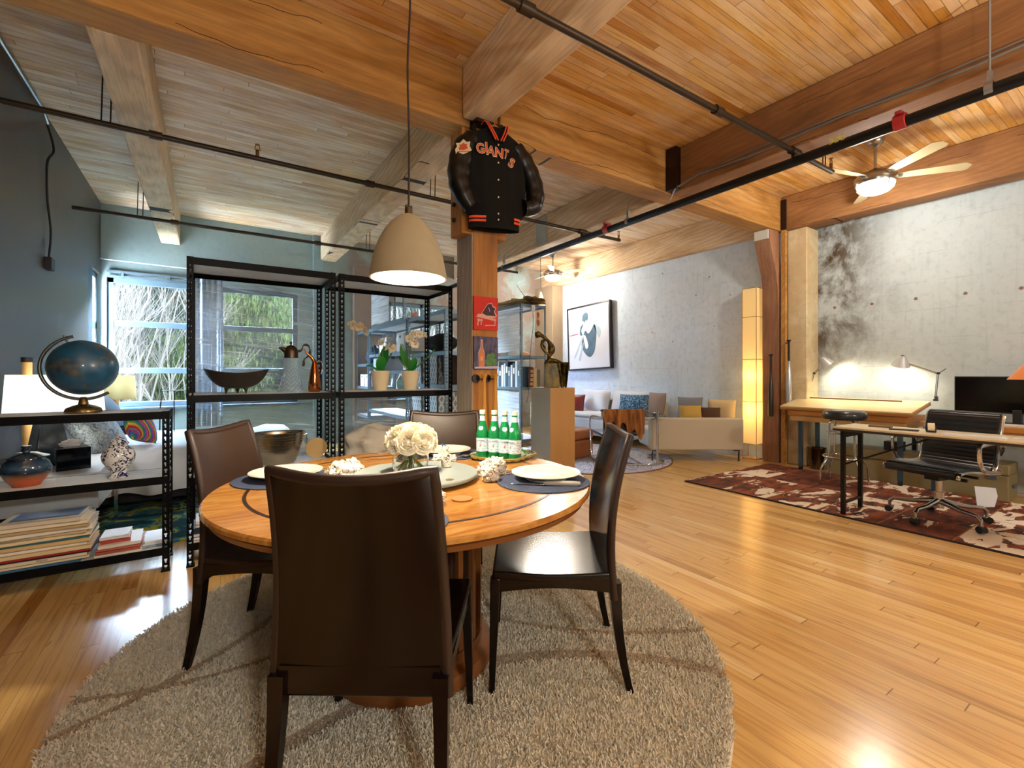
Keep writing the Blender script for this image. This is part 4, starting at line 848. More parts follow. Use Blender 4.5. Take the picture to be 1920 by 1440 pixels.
MB().lathe([(0, 0), (.052, 0), (.054, .006), (.040, .02), (.038, .035), (.055, .06), (.078, .10), (.082, .13), (.07, .165), (.046, .185), (.042, .195), (0, .195)], (0, 0, 0), 36).build('jar_body', m_bw, r, smooth=60)
MB().lathe([(0, .196), (.046, .196), (.05, .203), (.04, .216), (.025, .23), (.010, .238), (.008, .245), (.013, .254), (.006, .264), (0, .265)], (0, 0, 0), 28).build('lid', m_bw, r, smooth=60)
# books
BC = ['#e8dcc0', '#d9c49a', '#cdb483', '#e6ddcf', '#2f6a70', '#e0d2ae', '#c8b58e', '#a6232a', '#b9a27a', '#3a6f9a', '#d8cdb8', '#f0ece0']
m_pages = M('book_pages', '#e6e0d0', .9, var=.12, vs=300, streak=(.02, .02, 1))
def book(label, x, y, z, W_, D_, H_, rz, col, group, txt=None, cover=None):
    r = thing('book', label, 'book', (x, y, z), rz, group); mc = M('book_cover_'+col.strip('#'), col, .5)
    MB().box(-W_/2, W_/2, -D_/2, D_/2, 0, .0022).box(-W_/2, W_/2, -D_/2, D_/2, H_-.0022, H_).box(-W_/2, W_/2, -D_/2, -D_/2+.0022, 0, H_).build('cover', mc, r, smooth=0)
    MB().box(-W_/2+.003, W_/2-.003, -D_/2+.0022, D_/2-.004, .0022, H_-.0022).build('pages', m_pages, r, smooth=0)
    if cover: MB().box(-W_/2+.03, W_/2-.02, -D_/2+.05, D_/2-.03, H_, H_+.0004).build('cover_picture', M('cover_'+cover.strip('#'), cover, .3), r, smooth=0)
    if txt: text('spine_lettering', txt, H_*.62, M('ink_black', '#141414', .6) if col != '#1b2c3c' else m_wh, r, T(.0, -D_/2-.0003, H_/2) @ R(90, 'X'), .0003)
    return r
ZL = .146
stackA = [('#3a6f9a', .010, .24, .31, None), ('#e0d2ae', .012, .30, .29, None), ('#d8cdb8', .018, .29, .27, 'BRIDGES'), ('#1d1d1f', .008, .30, .27, None), ('#a6232a', .012, .29, .27, None), ('#d9c49a', .022, .30, .28, None), ('#e6ddcf', .016, .29, .27, None), ('#cdb483', .022, .30, .28, None),
          ('#2f6a70', .010, .29, .27, None), ('#e0d2ae', .018, .30, .28, None), ('#c8b58e', .014, .29, .27, None), ('#e6ddcf', .020, .30, .28, None), ('#b9a27a', .016, .29, .28, None), ('#e8dcc0', .020, .27, .26, None), ('#cfc6b4', .024, .26, .27, None)]
nmc = {'#3a6f9a': 'blue', '#e0d2ae': 'cream', '#d8cdb8': 'pale tan', '#1d1d1f': 'black', '#a6232a': 'red', '#d9c49a': 'sand-coloured', '#e6ddcf': 'off-white', '#cdb483': 'tan', '#2f6a70': 'teal', '#c8b58e': 'beige', '#b9a27a': 'brownish', '#e8dcc0': 'ivory', '#cfc6b4': 'pale'}
z = ZL; N_ = len(stackA)
ordn = ['bottom', 'second from bottom', 'third from bottom', 'fourth from bottom', 'fifth from bottom', 'sixth from bottom', 'seventh from bottom', 'middle', 'seventh from top', 'sixth from top', 'fifth from top', 'fourth from top', 'third from top', 'second from top', 'topmost']
for i, (c, t, W_, D_, tx_) in enumerate(stackA):
    book('%s book, %s of the large stack on the low shelf' % (nmc[c], ordn[i]) if tx_ is None else 'tan book titled BRIDGES, third from the bottom of the large stack', -.745+random.uniform(-.012, .012), 3.645+random.uniform(-.008, .008), z, W_+.075, D_, t, random.uniform(-.05, .05), c, 'large book stack on the low shelf', tx_, '#2c62a0' if i == N_-1 else None); z += t+.0006
stackB = [('#e6e0d6', .014, .21, .28), ('#b05a4a', .014, .20, .27), ('#c46a58', .013, .195, .26), ('#e2dcd2', .018, .19, .26), ('#a83a34', .018, .135, .20), ('#dcdcd8', .016, .13, .18)]
z = ZL
for i, (c, t, W_, D_) in enumerate(stackB):
    book(['white book at the bottom of the small stack', 'reddish book second from bottom of the small stack', 'salmon book third from bottom of the small stack', 'off-white book in the middle of the small stack', 'small red book near the top of the small stack', 'small pale book topmost on the small stack'][i]+' on the low shelf', -.43-.028*(i > 3)+random.uniform(-.005, .005), 3.635, z, W_, D_, t, random.uniform(-.05, .1), c, 'small book stack on the low shelf'); z += t+.0006
for i in range(3):
    book(['pale blue magazine lying right of the small book stack', 'white magazine on top of the pale blue one', 'thin white booklet topmost at the right end of the low shelf'][i], -.277+.004*i, 3.66, ZL+i*.0125, .11, .24, .012, .05*i, ['#8fb4cf', '#e8ecf0', '#f0f2f4'][i], 'magazines at the right end of the low shelf')
# tall left: bowl, decanter, pitcher, ice bucket, fan, books
ZT1 = 1.063
n = NT('dark_bronze_bowl'); f = n.noise(n.obj(), 6, 4); n.set(Base_Color=n.mix(f, h('#1c1a18'), h('#4a4540')), Roughness=.4, Metallic=.6); m_bowl = n.m
r = thing('boat_shaped_bowl', 'dark bronze boat-shaped bowl on small pointed feet', 'bowl', (.17, 3.64, ZT1), math.radians(-8))
def bw(u, v):
    a = 2*PI*u; tp = abs(math.cos(a))**2.2; rx = .03+.165*v**.62; ry = (.03+.07*v**.6); z = .035+.105*v**1.5+.028*tp*v**3
    return (rx*math.cos(a), ry*math.sin(a), z)
MB().grid(bw, 48, 14, .006).build('bowl_body', m_bowl, r, smooth=60)
for x, y in ((-.06, -.02), (.055, -.03), (.0, .035)): MB().tube([(x*.8, y*.8, .06), (x, y, .03), (x*1.02, y*1.02, 0)], [.03, .013, .003], 10).build('pointed_foot', m_bowl, r, smooth=60)
r = thing('glass_decanter', 'cut-glass decanter with a dark brass spouted lid', 'decanter', (.515, 3.72, ZT1))
n = NT('cut_crystal'); q = n.sep(n.obj()); ang = n.math('ARCTAN2', q[1], q[0]); d1 = n.math('FRACT', n.math('ADD', n.math('MULTIPLY', ang, 2.55), n.math('MULTIPLY', q[2], 32.))); d2 = n.math('FRACT', n.math('SUBTRACT', n.math('MULTIPLY', ang, 2.55), n.math('MULTIPLY', q[2], 32.)))
ee = n.math('MAXIMUM', n.math('LESS_THAN', d1, .18), n.math('LESS_THAN', d2, .18)); n.set(Base_Color=n.mix(ee, h('#9fc0d4'), h('#ffffff')), Roughness=.08, Transmission_Weight=.7, IOR=1.3, Alpha=.8); n.bump(ee, 1, .01); m_crys = n.m
MB().lathe([(0, 0), (.085, 0), (.088, .012), (.078, .04), (.062, .12), (.048, .20), (.044, .25), (0, .25)], (0, 0, 0), 32).build('cut_glass_body', m_crys, r, smooth=60)
m_br = M('dark_antique_brass', '#4a3a2c', .35, .8)
MB().lathe([(0, .25), (.048, .25), (.048, .30), (.044, .315), (.028, .335), (.006, .345), (.005, .352), (.01, .36), (.005, .37), (0, .37)], (0, 0, 0), 28).tube([(-.03, 0, .30), (-.065, -.01, .318), (-.082, -.012, .322)], [.025, .012, .005], 10).build('spouted_lid', m_br, r, smooth=60)
MB().tube(smooth_path([(.045, 0, .30), (.07, 0, .31), (.085, 0, .345), (.115, 0, .345), (.13, 0, .31), (.12, 0, .27), (.09, 0, .24), (.085, 0, .20), (.075, 0, .19)], 5), [.007+.003*math.sin(i*.6) for i in range(41)], 8).build('scroll_handle', m_br, r, smooth=60)
r = thing('copper_pitcher', 'slim tall copper pitcher with long beak and wire handle', 'pitcher', (.665, 3.66, ZT1))
MB().lathe([(0, 0), (.038, 0), (.045, .01), (.042, .08), (.030, .16), (.018, .21), (.012, .235), (0, .24)], (0, 0, 0), 28).tube([(0, 0, .22), (-.02, 0, .255), (-.055, 0, .29), (-.075, 0, .325)], [.014, .012, .006, .002], 10).build('copper_body', M('polished_copper', '#a8653c', .16, 1), r, smooth=60)
MB().tube(smooth_path([(.01, 0, .22), (.045, 0, .225), (.058, 0, .18), (.045, 0, .13)], 6), .004, 8).build('wire_handle', m_silver, r, smooth=60)
ZI = .551
r = thing('ice_bucket', 'large oval brushed-steel ice bucket with ring handles', 'ice bucket', (.43, 3.70, ZI))
n = NT('brushed_steel'); ff = n.noise(n.scale(n.obj(), (1, 1, 40)), 5, 3); n.set(Base_Color=h('#a59c8c'), Metallic=1, Roughness=n.ramp(ff, [(.3, .18), (.7, .32)])); m_brush = n.m
ell_ = [(.105, 0), (.115, .015), (.14, .08), (.158, .15), (.168, .21), (.175, .222), (.170, .226), (.158, .21), (.145, .14), (.12, .03), (0, .02)]
MB().lathe([(0, 0)]+ell_, (0, 0, 0), 48, mx=Matrix.Diagonal((1, .72, 1, 1))).build('bucket_body', m_brush, r, smooth=50)
for s in (-1, 1):
    MB().tube([(s*.165, 0, .195), (s*.19, 0, .20)], .009, 8).tube([(s*(.190), .024*math.cos(t), .165+.032*math.sin(t)) for t in [2*PI*k/20 for k in range(20)]], .005, 8, closed=True).build('ring_handle', m_silver, r, smooth=60)
solid(MB().cyl((.655, 3.90), .075, ZI, ZI+.008, 30).tube([(.655+.055*math.cos(t), 3.90+.055*math.sin(t), ZI+.008) for t in [2*PI*k/24 for k in range(24)]], .003, 6, closed=True) if False else MB().lathe([(0, -.006), (.078, -.006), (.078, .006), (.06, .009), (.058, .006), (.04, .009), (.038, .006), (0, .009)], (0, 0, 0), 36, mx=T(.70, 3.78, ZI+.079) @ R(90, 'Z') @ R(80, 'Y')), 'turned_wood_plate', M('pale_turned_wood', '#b99a66', .5), 'round ringed wooden plate standing on edge by the ice bucket', 'plate', (.70, 3.78, ZI))
for i, (c, t, tx_) in enumerate([('#dfe4ea', .02, None), ('#cfd4da', .02, None), ('#1b2c3c', .035, 'WORLD'), ('#e8e4da', .018, None), ('#f0f0f0', .02, None)]):
    book(['white book at the bottom of the stack low in the tall left shelf', 'grey book second from bottom, low in the tall left shelf', 'dark navy book with white lettering, low in the tall left shelf', 'cream book above the navy one, low in the tall left shelf', 'white book on top of the stack low in the tall left shelf'][i], .055, 3.63, .146+[0, .021, .042, .078, .097][i], .26-.03*(i > 2), .22, t, 0, c, 'books low in the tall left shelf', 'WO' if tx_ else None)
# orchids
m_opot = M('cream_ceramic', '#d6c6a4', .25, coat=.4); m_ol = M('orchid_leaf_green', '#1f7a2c', .3, var=.25, vs=8, coat=.3); m_os = M('orchid_stem', '#6a8a4a', .5); m_op = M('orchid_petal', '#f4efdc', .5, var=.06, vs=30); m_oc = M('orchid_lip_yellow', '#d8a83a', .5)
def oflower():
    mb = MB()
    for k, (L, w) in enumerate([(.036, .022), (.034, .03), (.034, .018), (.034, .018), (.034, .03)]):
        a = PI/2+k*2*PI/5
        mb.grid(lambda u, v: ((.004+L*v)*math.cos(a)-(u-.5)*w*2*math.sin(PI*min(1, v*.9+.1))**.7*math.sin(a), (.004+L*v)*math.sin(a)+(u-.5)*w*2*math.sin(PI*min(1, v*.9+.1))**.7*math.cos(a), .008*v*v-.02*(u-.5)**2), 5, 6)
    return mb
def orchid(label, loc, rz, stems, leaves):
    r = thing('potted_orchid', label, 'potted orchid', loc, rz)
    MB().lathe([(0, 0), (.050, 0), (.053, .004), (.076, .150), (.078, .158), (.073, .158), (.071, .14), (0, .13)], (0, 0, 0), 40).build('pot', m_opot, r, smooth=50)
    MB().lathe([(0, .1455), (.07, .141)], (0, 0, 0), 24).build('bark_soil', M('bark_soil', '#3c2a1a', .9), r)
    for (a, L, w, up, dr) in leaves:
        ca, sa = math.cos(a), math.sin(a)
        def lf(u, v): 
            x = L*v*(1-.25*v*up); z = .15+up*L*v-dr*L*v*v; ww = w*math.sin(PI*min(.97, .12+v*.88))**.6*(u-.5)*2; return (x*ca-ww*sa, x*sa+ww*ca, z-.012*(1-(2*u-1)**2))
        MB().grid(lf, 8, 14, .003).build('leaf', m_ol, r, smooth=60)
    for pts, fl in stems:
        P = smooth_path(pts, 6); MB().tube(P, .003, 6).tube([(pts[0][0], pts[0][1], .14), (pts[0][0]+.01, pts[0][1], .42)], .002, 5).build('flower_stem', m_os, r, smooth=60)
        for i, (t, sc) in enumerate(fl):
            p = P[min(len(P)-1, int(t*(len(P)-1)))]; f = oflower().build('flower', m_op, r, smooth=60, loc=p+Vector((random.uniform(-.01, .01), -.012, random.uniform(-.012, .012))))
            f.rotation_euler = (math.radians(random.uniform(60, 110)), random.uniform(-.3, .3), random.uniform(-.9, .5)); f.scale = (sc,)*3
            MB().sph((0, 0, .008), .007, 8).build('flower_lip', m_oc, f)
    return r
orchid('white orchid in a cream pot, left of the pair, its flowers arching far left', (1.172, 3.70, ZT1), math.radians(-33.5),
       [([(-.02, 0, .14), (-.045, 0, .30), (-.075, -.01, .42), (-.13, -.02, .50), (-.20, -.02, .53), (-.235, -.02, .525)], [(.55, 1.1), (.68, 1.1), (.80, 1.0), (.9, .8), (1, .45)]),
        ([(.01, .01, .14), (-.01, .02, .28), (-.02, .02, .37), (.02, .01, .40), (.07, 0, .36), (.10, 0, .33)], [(.5, .8), (.66, .95), (.8, 1), (.97, 1.05)])],
       [(.4, .16, .045, 1.4, .2), (1.5, .18, .04, 1.5, .3), (PI, .14, .03, .7, .3), (-1.2, .10, .04, 1.6, .3), (2.6, .12, .03, .35, .5)])
orchid('white orchid in a cream pot, right of the pair, beside the column', (1.425, 3.70, ZT1), math.radians(-33.5),
       [([(-.01, 0, .14), (-.02, 0, .3), (-.01, 0, .42), (.03, 0, .475), (.09, -.01, .46), (.13, -.01, .45)], [(.45, 1), (.58, 1.1), (.70, 1.15), (.82, .9), (.92, .6), (1, .4)]),
        ([(.02, .01, .14), (.02, .02, .28), (.0, .02, .36), (.03, .02, .41), (.05, .01, .38)], [(.6, .95), (.8, 1.05), (.98, 1)])],
       [(PI-.2, .15, .045, 1.2, .35), (2.6, .17, .045, 1.6, .2), (.15, .26, .024, .85, .1), (-.8, .10, .04, 1.5, .3)])
# second tall unit, lower shelf: bundled bedding
solid(MB().sph((1.12, 3.74, ZI+.08), .2, 40, (1.15, .9, .75), nz=.35, seed=3, ns=2.2), 'bundled_blanket', M('cream_blanket', '#b9b2a4', .95, var=.25, vs=5), 'crumpled cream blanket bundled on the middle shelf of the right tall unit', 'blanket', (1.12, 3.74, ZI), smooth=60)
solid(MB().sph((1.46, 3.74, ZI+.07), .15, 40, (1.1, .9, .7), nz=.35, seed=9, ns=2.2), 'bundled_cloth', M('brown_cloth', '#5a4026', .95, var=.25, vs=5), 'crumpled brown cloth beside the cream blanket', 'cloth', (1.45, 3.74, ZI), smooth=60)

# ------------------------------------------------------------------ bedroom corner
m_white = M('white_bedding', '#d5dbe4', .9, var=.06, vs=4, bump=.3, bs=5); m_grey = M('grey_pillow', '#8d98a4', .9, bump=.3, bs=8)
BY0, BY1 = 4.97, 6.5
r = thing('bed', 'bed with a rumpled white duvet between the shelves and the window', 'bed', (-.12, 5.7, 0))
m_bedf = M('dark_bed_frame', '#14161c', .6)
MB().box(-1.14, .80, BY0, BY1, .12, .27).build('bed_frame', m_bedf, r, org=r.location, bevel=.01)
for x in (-1.05, .72):
    for y in (BY0+.08, BY1-.08): MB().cyl((x, y), .03, 0, .12, 12).build('leg', m_bedf, r, org=r.location)
MB().box(-1.14, .80, BY0, BY1, .27, .47).build('mattress', m_white, r, org=r.location, bevel=.04, seg=4)
def duv(u, v):
    X = -1.05+1.98*u; Y = BY0-.03+(BY1-BY0+.06)*v
    z = .55+.04*mnoise.noise(Vector((X*2.2, Y*2.2, 0)))+.03*mnoise.noise(Vector((X*6, Y*6, 3)))
    if u > .94: z -= (u-.94)/.06*.30; X = .81+.07*(u-.94)/.06
    if v < .08: z -= (.08-v)/.08*.32; Y = BY0-.04-.04*(.08-v)/.08-.02*math.sin(X*14)
    if v > .93: z -= (v-.93)/.07*.3
    return (X, Y, z)
MB().grid(duv, 90, 70, .03, nrm=(0, 0, 1)).build('duvet', m_white, r, org=r.location, smooth=80)
def pillow(label, c, W_, H_, T_, m, rot, name='pillow', cat='pillow', group=None, corner=.0):
    def f(u, v, s):
        a, b = u*2-1, v*2-1; p = (1-abs(a)**2.6)*(1-abs(b)**2.6); k = 1-.08*(a*a*b*b)
        pin = 1-.06*(1-b*b)*0-.07*(1-abs(b)**2)*abs(a)**6
        return (a*W_/2*(1-.05*(1-b*b)*abs(a)**4), s*T_/2*max(0, p)**.5, b*H_/2*(1-.05*(1-a*a)*abs(b)**4))
    mb = MB(); mb.grid(lambda u, v: f(u, v, 1), 16, 16); mb.grid(lambda u, v: f(u, v, -1), 16, 16)
    o = mb.build(name, m, smooth=80); o.location = c; o.rotation_euler = rot; return tag(o, label, cat, group)
n = NT('grey_swirl_cloth'); ff = n.noise(n.obj(), 14, 4, .6, 3); n.set(Base_Color=n.ramp(ff, [(.42, '#5e6a70'), (.5, '#b4bcbc'), (.58, '#78848a')]), Roughness=.9); m_swirl = n.m
pillow('grey pillow against the left wall behind the globe', (-1.0, 5.72, .84), .62, .42, .18, m_grey, (-.5, 0, PI/2-.1))
pillow('blue-grey pillow on the bed below the tan lampshade', (-.86, 6.1, .82), .55, .40, .17, M('slate_blue_pillow', '#4e6478', .9), (-.6, 0, PI/2-.2))
pillow('large grey swirl-patterned pillow at the near side of the bed', (-.80, 5.30, .72), .70, .50, .2, m_swirl, (-.55, .15, PI/2-.25))
n = NT('rainbow_crochet'); q = n.sep(n.obj()); vv = n.math('FRACT', n.math('MULTIPLY', n.math('ADD', q[0], n.math('MULTIPLY', q[2], .5)), 13.)); 
n.set(Base_Color=n.ramp(vv, [(0, '#c03040'), (.2, '#d8a23a'), (.38, '#3f9a5a'), (.55, '#2c6aa8'), (.72, '#b03a8a'), (.9, '#4a9a9a')], 'CONSTANT'), Roughness=.95); n.bump(n.noise(n.obj(), 60, 2), .6); m_cro = n.m
pillow('small rainbow-striped crocheted cushion on the bed', (-.50, 5.30, .72), .28, .30, .16, m_cro, (-.5, .3, PI/2-.6), 'crocheted_cushion', 'cushion')
# side table in front of the bed, tissue box, dark planter, bedside lamps
m_sc = M('white_lacquer', '#d9dde0', .3); m_chr = M('chrome', '#d0d4d8', .08, 1)
r = thing('bedside_table', 'white bedside table with chrome legs behind the low shelf', 'table', (-.87, 4.2, 0))
MB().box(-1.19, -.585, 3.96, 4.88, .33, .56).build('drawer_box', m_sc, r, org=r.location, bevel=.004)
for x in (-1.16, -.61):
    for y in (3.98, 4.86): MB().box(x-.012, x+.012, y-.012, y+.012, 0, .33).build('leg', m_chr, r, org=r.location)
n = NT('mirror_tile'); n.set(Base_Color=h('#20262e'), Metallic=.8, Roughness=.08); m_mir = n.m
r = thing('tissue_box', 'black mirrored tissue box on the white bedside table', 'tissue box', (-.76, 4.22, .561), math.radians(18))
MB().box(-.085, .085, -.085, .085, 0, .145).build('box_body', m_mir, r, bevel=.003)
crump(MB(), (0, 0, .165), .04, (1.4, .7, .8), 4).build('tissue', M('white_tissue', '#eef0f2', .9), r, smooth=60)
def dr(z0, z1, r0, r1, cx, cy): return MB().lathe([(r0, z0), (r1, z1)], (cx, cy, 0), 48)
def shade_mat(name, col, em, ec, k):
    n = NT(name); n.set(Base_Color=h(col), Roughness=.9, Emission_Color=h(ec), Emission_Strength=em); tl = n.node('ShaderNodeBsdfTranslucent'); tl.inputs[0].default_value = h(col); mx = n.node('ShaderNodeMixShader'); mx.inputs[0].default_value = k
    n.t.links.new(n.b.outputs[0], mx.inputs[1]); n.t.links.new(tl.outputs[0], mx.inputs[2]); n.t.links.new(mx.outputs[0], n.out.inputs[0]); return n.m
m_shade = shade_mat('white_lamp_shade', '#e8ece8', .1, '#f4f2e6', .5)
m_shadet = shade_mat('tan_lamp_shade', '#b8a878', .05, '#cbb980', .4)
m_blk = M('matt_black', '#101216', .5); m_wpost = M('blond_wood_post', '#c79c5c', .5, var=.15, streak=(1, 1, .1))

def blamp(label, x, y, z, zb, zt, rad, m, post, pz):
    r = thing('bedside_lamp', label, 'lamp', (x, y, z))
    k = MB(); k.lathe([(rad, zb-z), (rad*.93, zt-z)], (0, 0, 0), 48).tube([(rad*math.cos(t)*.995, rad*math.sin(t)*.995, zb-z) for t in [2*PI*i/48 for i in range(48)]], .003, 6, closed=True)
    k.build('lamp_shade', m, r, smooth=80)
    px, py = post; MB().cyl((px, py), .028, pz-z, zt-z+.09, 20).build('lamp_post', m_wpost, r)
    MB().cyl((px, py), .032, zt-z+.09, zt-z+.125, 20).build('black_cap', m_blk, r); MB().cyl((px, py), .03, 0, pz-z, 16).cyl((px, py), .07, 0, .012, 24).build('black_foot', m_blk, r)
    MB().tube([(px, py, (zt+zb)/2-z), (0, 0, (zt+zb)/2-z)], .006).sph((0, 0, (zt+zb)/2-z), .03, 12).build('bulb_arm', m_cap, r)
    lamp('bedside_light', 'POINT', (0, 0, (zt+zb)/2-z), 9 if y < 6 else 3.5, (1, .97, .92), .04, r); return r
blamp('bedside lamp with a wide white shade and wooden post at the left edge', -.91, 4.60, .561, .87, 1.19, .27, m_shade, (-.17, .09), .66)
r = thing('bedside_cabinet', 'small dark bedside cabinet by the far left window', 'cabinet', (-.95, 7.55, 0))
MB().box(-1.15, -.75, 7.4, 7.7, 0, .60).build('body', m_bedf, r, org=r.location, bevel=.005)
MB().box(-1.13, -.77, 7.385, 7.399, .33, .58).build('drawer', m_bedf, r, org=r.location, bevel=.003)
blamp('bedside lamp with a tan drum shade in front of the far left window', -.95, 7.55, .601, .88, 1.17, .20, m_shadet, (0, 0), .62)
r = thing('tapered_planter', 'dark tapered planter standing on the white bedside table', 'planter', (-.93, 4.50, .561), .5)
MB().hexa([(-.10, -.10, 0), (.10, -.10, 0), (.10, .10, 0), (-.10, .10, 0)], [(-.06, -.06, .31), (.06, -.06, .31), (.06, .06, .31), (-.06, .06, .31)]).build('planter_body', M('dark_slate_lacquer', '#1c2a33', .25, coat=.3), r, bevel=.006)
n = NT('teal_yellow_rug'); ff = n.noise(n.scale(n.pos(), (1, 1, 1)), 2.4, 4, .55, 1.5); n.set(Base_Color=n.ramp(ff, [(.38, '#1c4a58'), (.45, '#2f7f8c'), (.52, '#b8b83c'), (.57, '#24546a'), (.66, '#3a9098')], 'CONSTANT'), Roughness=1); m_trug = n.m
solid(MB().box(-1.0, 1.9, 4.05, 6.9, 0, .010), 'bedroom_rug', m_trug, 'teal and yellow floral rug under the bed behind the shelves', 'rug', (.45, 5.5, 0), bevel=.003)
r = thing('wire_chair_frame', 'thin black wire chair back standing before the left window', 'chair', (-.35, 7.3, 0))
MB().tube([(-.16, 0, 0), (-.14, 0, .80), (-.12, 0, .98), (.12, 0, .98), (.14, 0, .80), (.16, 0, 0)], .008, 8).tube([(0, 0, .45), (0, 0, .98)], .006, 6).build('wire_back', m_blk, r)
MB().box(-.17, .17, 0, .36, .42, .44).tube([(-.16, .34, 0), (-.16, .34, .42)], .008, 8).tube([(.16, .34, 0), (.16, .34, .42)], .008, 8).build('seat', m_blk, r)

# ------------------------------------------------------------------ storage racks behind the tall shelves
FX0, FX1 = 2.2, 2.65
RA = rack('low storage rack nearest the column, with lattice hampers', FX0, FX1, 4.66, 5.80, 1.92, [1.915, 1.45, 1.07, .62, .15], m=m_steelg)
RB = rack('long storage rack in the middle of the back row, with white bins', FX0, FX1, 5.86, 7.56, 1.92, [1.915, 1.50, 1.24, .62, .15], m=m_steelg)
RC = rack('short storage rack at the window end of the back row', FX0, FX1, 7.60, 8.26, 1.92, [1.915, 1.36, .98, .5, .15], m=m_steelg)
RD = rack('film-wrapped storage rack stacked on top of the middle rack', FX0+.03, FX1-.03, 6.05, 7.50, 2.52, [1.965, 2.51], z0=1.917, m=m_steelg)
m_film2 = m_film.copy(); m_film2.name = 'dense_stretch_film'
for e_, c_ in zip([x for x in m_film2.node_tree.nodes if x.type == 'VALTORGB'][0].color_ramp.elements, (.45, .7, .95)): e_.color = (c_, c_, c_, 1)
[x for x in m_film2.node_tree.nodes if x.type == 'BSDF_PRINCIPLED' and x.inputs['Roughness'].default_value < .3][0].inputs['Base Color'].default_value = h('#e2f0fb')
_sw, m_film = m_film, m_film2
film(RD, [(FX0+.025, 7.5), (FX0+.02, 6.62)], 1.97, 2.49)
m_bin = M('white_woven_bin', '#d3d8dc', .8, bump=.5, bs=90); m_slot = M('bin_handle_slot', '#1c1f24', .7)
def binbox(label, x, y, z, wx, wy, hh, group='white storage bins'):
    r = thing('storage_bin', label, 'bin', (x, y, z), group=group)
    MB().box(-wx/2, wx/2, -wy/2, wy/2, 0, hh).build('bin_body', m_bin, r, bevel=.008)
    MB().box(-wx/2-.002, -wx/2+.002, -.03, .03, hh*.74, hh*.86).build('handle_slot', m_slot, r, bevel=.004); return r
binbox('white bin with a dark handle slot on the middle rack, upper shelf', 2.40, 6.18, 1.502, .34, .30, .26)
binbox('white bin beside the other white bin, middle rack, upper shelf', 2.40, 6.95, 1.502, .34, .36, .24)
binbox('narrow white bin on the short rack, left of two', 2.38, 8.05, .981, .3, .22, .20)
binbox('narrow white bin on the short rack, right of two', 2.38, 7.78, .981, .3, .22, .20)
n = NT('lattice_hamper'); q = n.sep(n.obj()); d1 = n.math('FRACT', n.math('ADD', n.math('MULTIPLY', n.math('ADD', q[1], q[0]), 14.), n.math('MULTIPLY', q[2], 9.))); d2 = n.math('FRACT', n.math('SUBTRACT', n.math('MULTIPLY', n.math('ADD', q[1], q[0]), 14.), n.math('MULTIPLY', q[2], 9.)))
ee = n.math('MAXIMUM', n.math('LESS_THAN', d1, .3), n.math('LESS_THAN', d2, .3)); n.set(Base_Color=n.mix(ee, h('#8fa4b0'), h('#dfe6ea')), Roughness=.8); n.bump(ee, .6); m_lat = n.m
def hamper(label, y, z, wy, hh):
    r = thing('lattice_hamper', label, 'hamper', (2.42, y, z), group='lattice hampers on the near rack')
    MB().hexa([(-.18, -wy*.46, 0), (.18, -wy*.46, 0), (.18, wy*.46, 0), (-.18, wy*.46, 0)], [(-.2, -wy/2, hh), (.2, -wy/2, hh), (.2, wy/2, hh), (-.2, wy/2, hh)]).build('hamper_body', m_lat, r, bevel=.006)
    MB().box(-.203, -.193, -wy*.5, -wy*.5+.03, 0, hh).build('dark_strap', m_slot, r)
hamper('pale lattice hamper, right one on the upper shelf of the near rack', 4.95, 1.452, .40, .30) if False else None
hamper('pale lattice hamper, upper left on the near rack', 5.55, 1.072, .36, .34); hamper('pale lattice hamper, upper right on the near rack', 5.10, 1.072, .40, .35)
hamper('pale lattice hamper, lower left on the near rack', 5.55, .622, .36, .36); hamper('pale lattice hamper, lower right on the near rack', 5.10, .622, .40, .36)
solid(MB().sph((2.42, 5.25, 1.452+.12), .15, 32, (1.1, 1.8, .8), nz=.3, seed=21, ns=1.8), 'duffel_bag', M('black_nylon', '#121418', .7), 'black duffel bag lying above the hampers on the near rack', 'bag', (2.42, 5.25, 1.452), smooth=60)
r = thing('brown_tote_bag', 'dark brown tote bag at the column end of the near rack', 'bag', (2.43, 4.80, 1.072))
MB().hexa([(-.16, -.07, 0), (.16, -.07, 0), (.16, .07, 0), (-.16, .07, 0)], [(-.2, -.08, .34), (.2, -.08, .30), (.2, .08, .30), (-.2, .08, .34)]).build('bag_body', M('dark_brown_canvas', '#2e2620', .9), r, bevel=.02, seg=3)
MB().tube(bez((-.08, -.085, .30), (-.06, -.1, .18), (-.02, -.1, .18), (0, -.085, .30), 10), .006, 6).build('handle', m_slot, r)
solid(MB().sph((2.42, 7.93, 1.362+.15), .15, 32, (1, 1.1, 1), nz=.3, seed=31, ns=2.2), 'backpack', M('dark_blue_pack', '#1f3148', .6, var=.6, vs=9), 'dark blue backpack on the short rack', 'backpack', (2.42, 7.93, 1.362), smooth=60)
r = thing('wire_basket', 'grey perforated basket on the middle rack', 'basket', (2.42, 7.25, 1.242))
MB().box(-.17, .17, -.24, .24, 0, .20).build('basket_body', M('grey_mesh', '#8d9aa2', .6, bump=.8, bs=60), r, bevel=.02); MB().tube(bez((-.175, -.2, .2), (-.175, -.1, .27), (-.175, .1, .27), (-.175, .2, .2), 10), .01, 6).build('handle', m_slot, r)
solid(MB().sph((2.42, 6.56, 1.502+.115), .12, 32, (1, 1.2, .95), nz=.08, seed=41), 'black_helmet', M('black_shell', '#0e1014', .3), 'black rounded helmet between the white bins', 'helmet', (2.42, 6.56, 1.502), smooth=60)
r = thing('lotus_candle_holder', 'pink and white lotus-shaped holder on top of the middle rack', 'candle holder', (2.36, 5.98, 1.917))
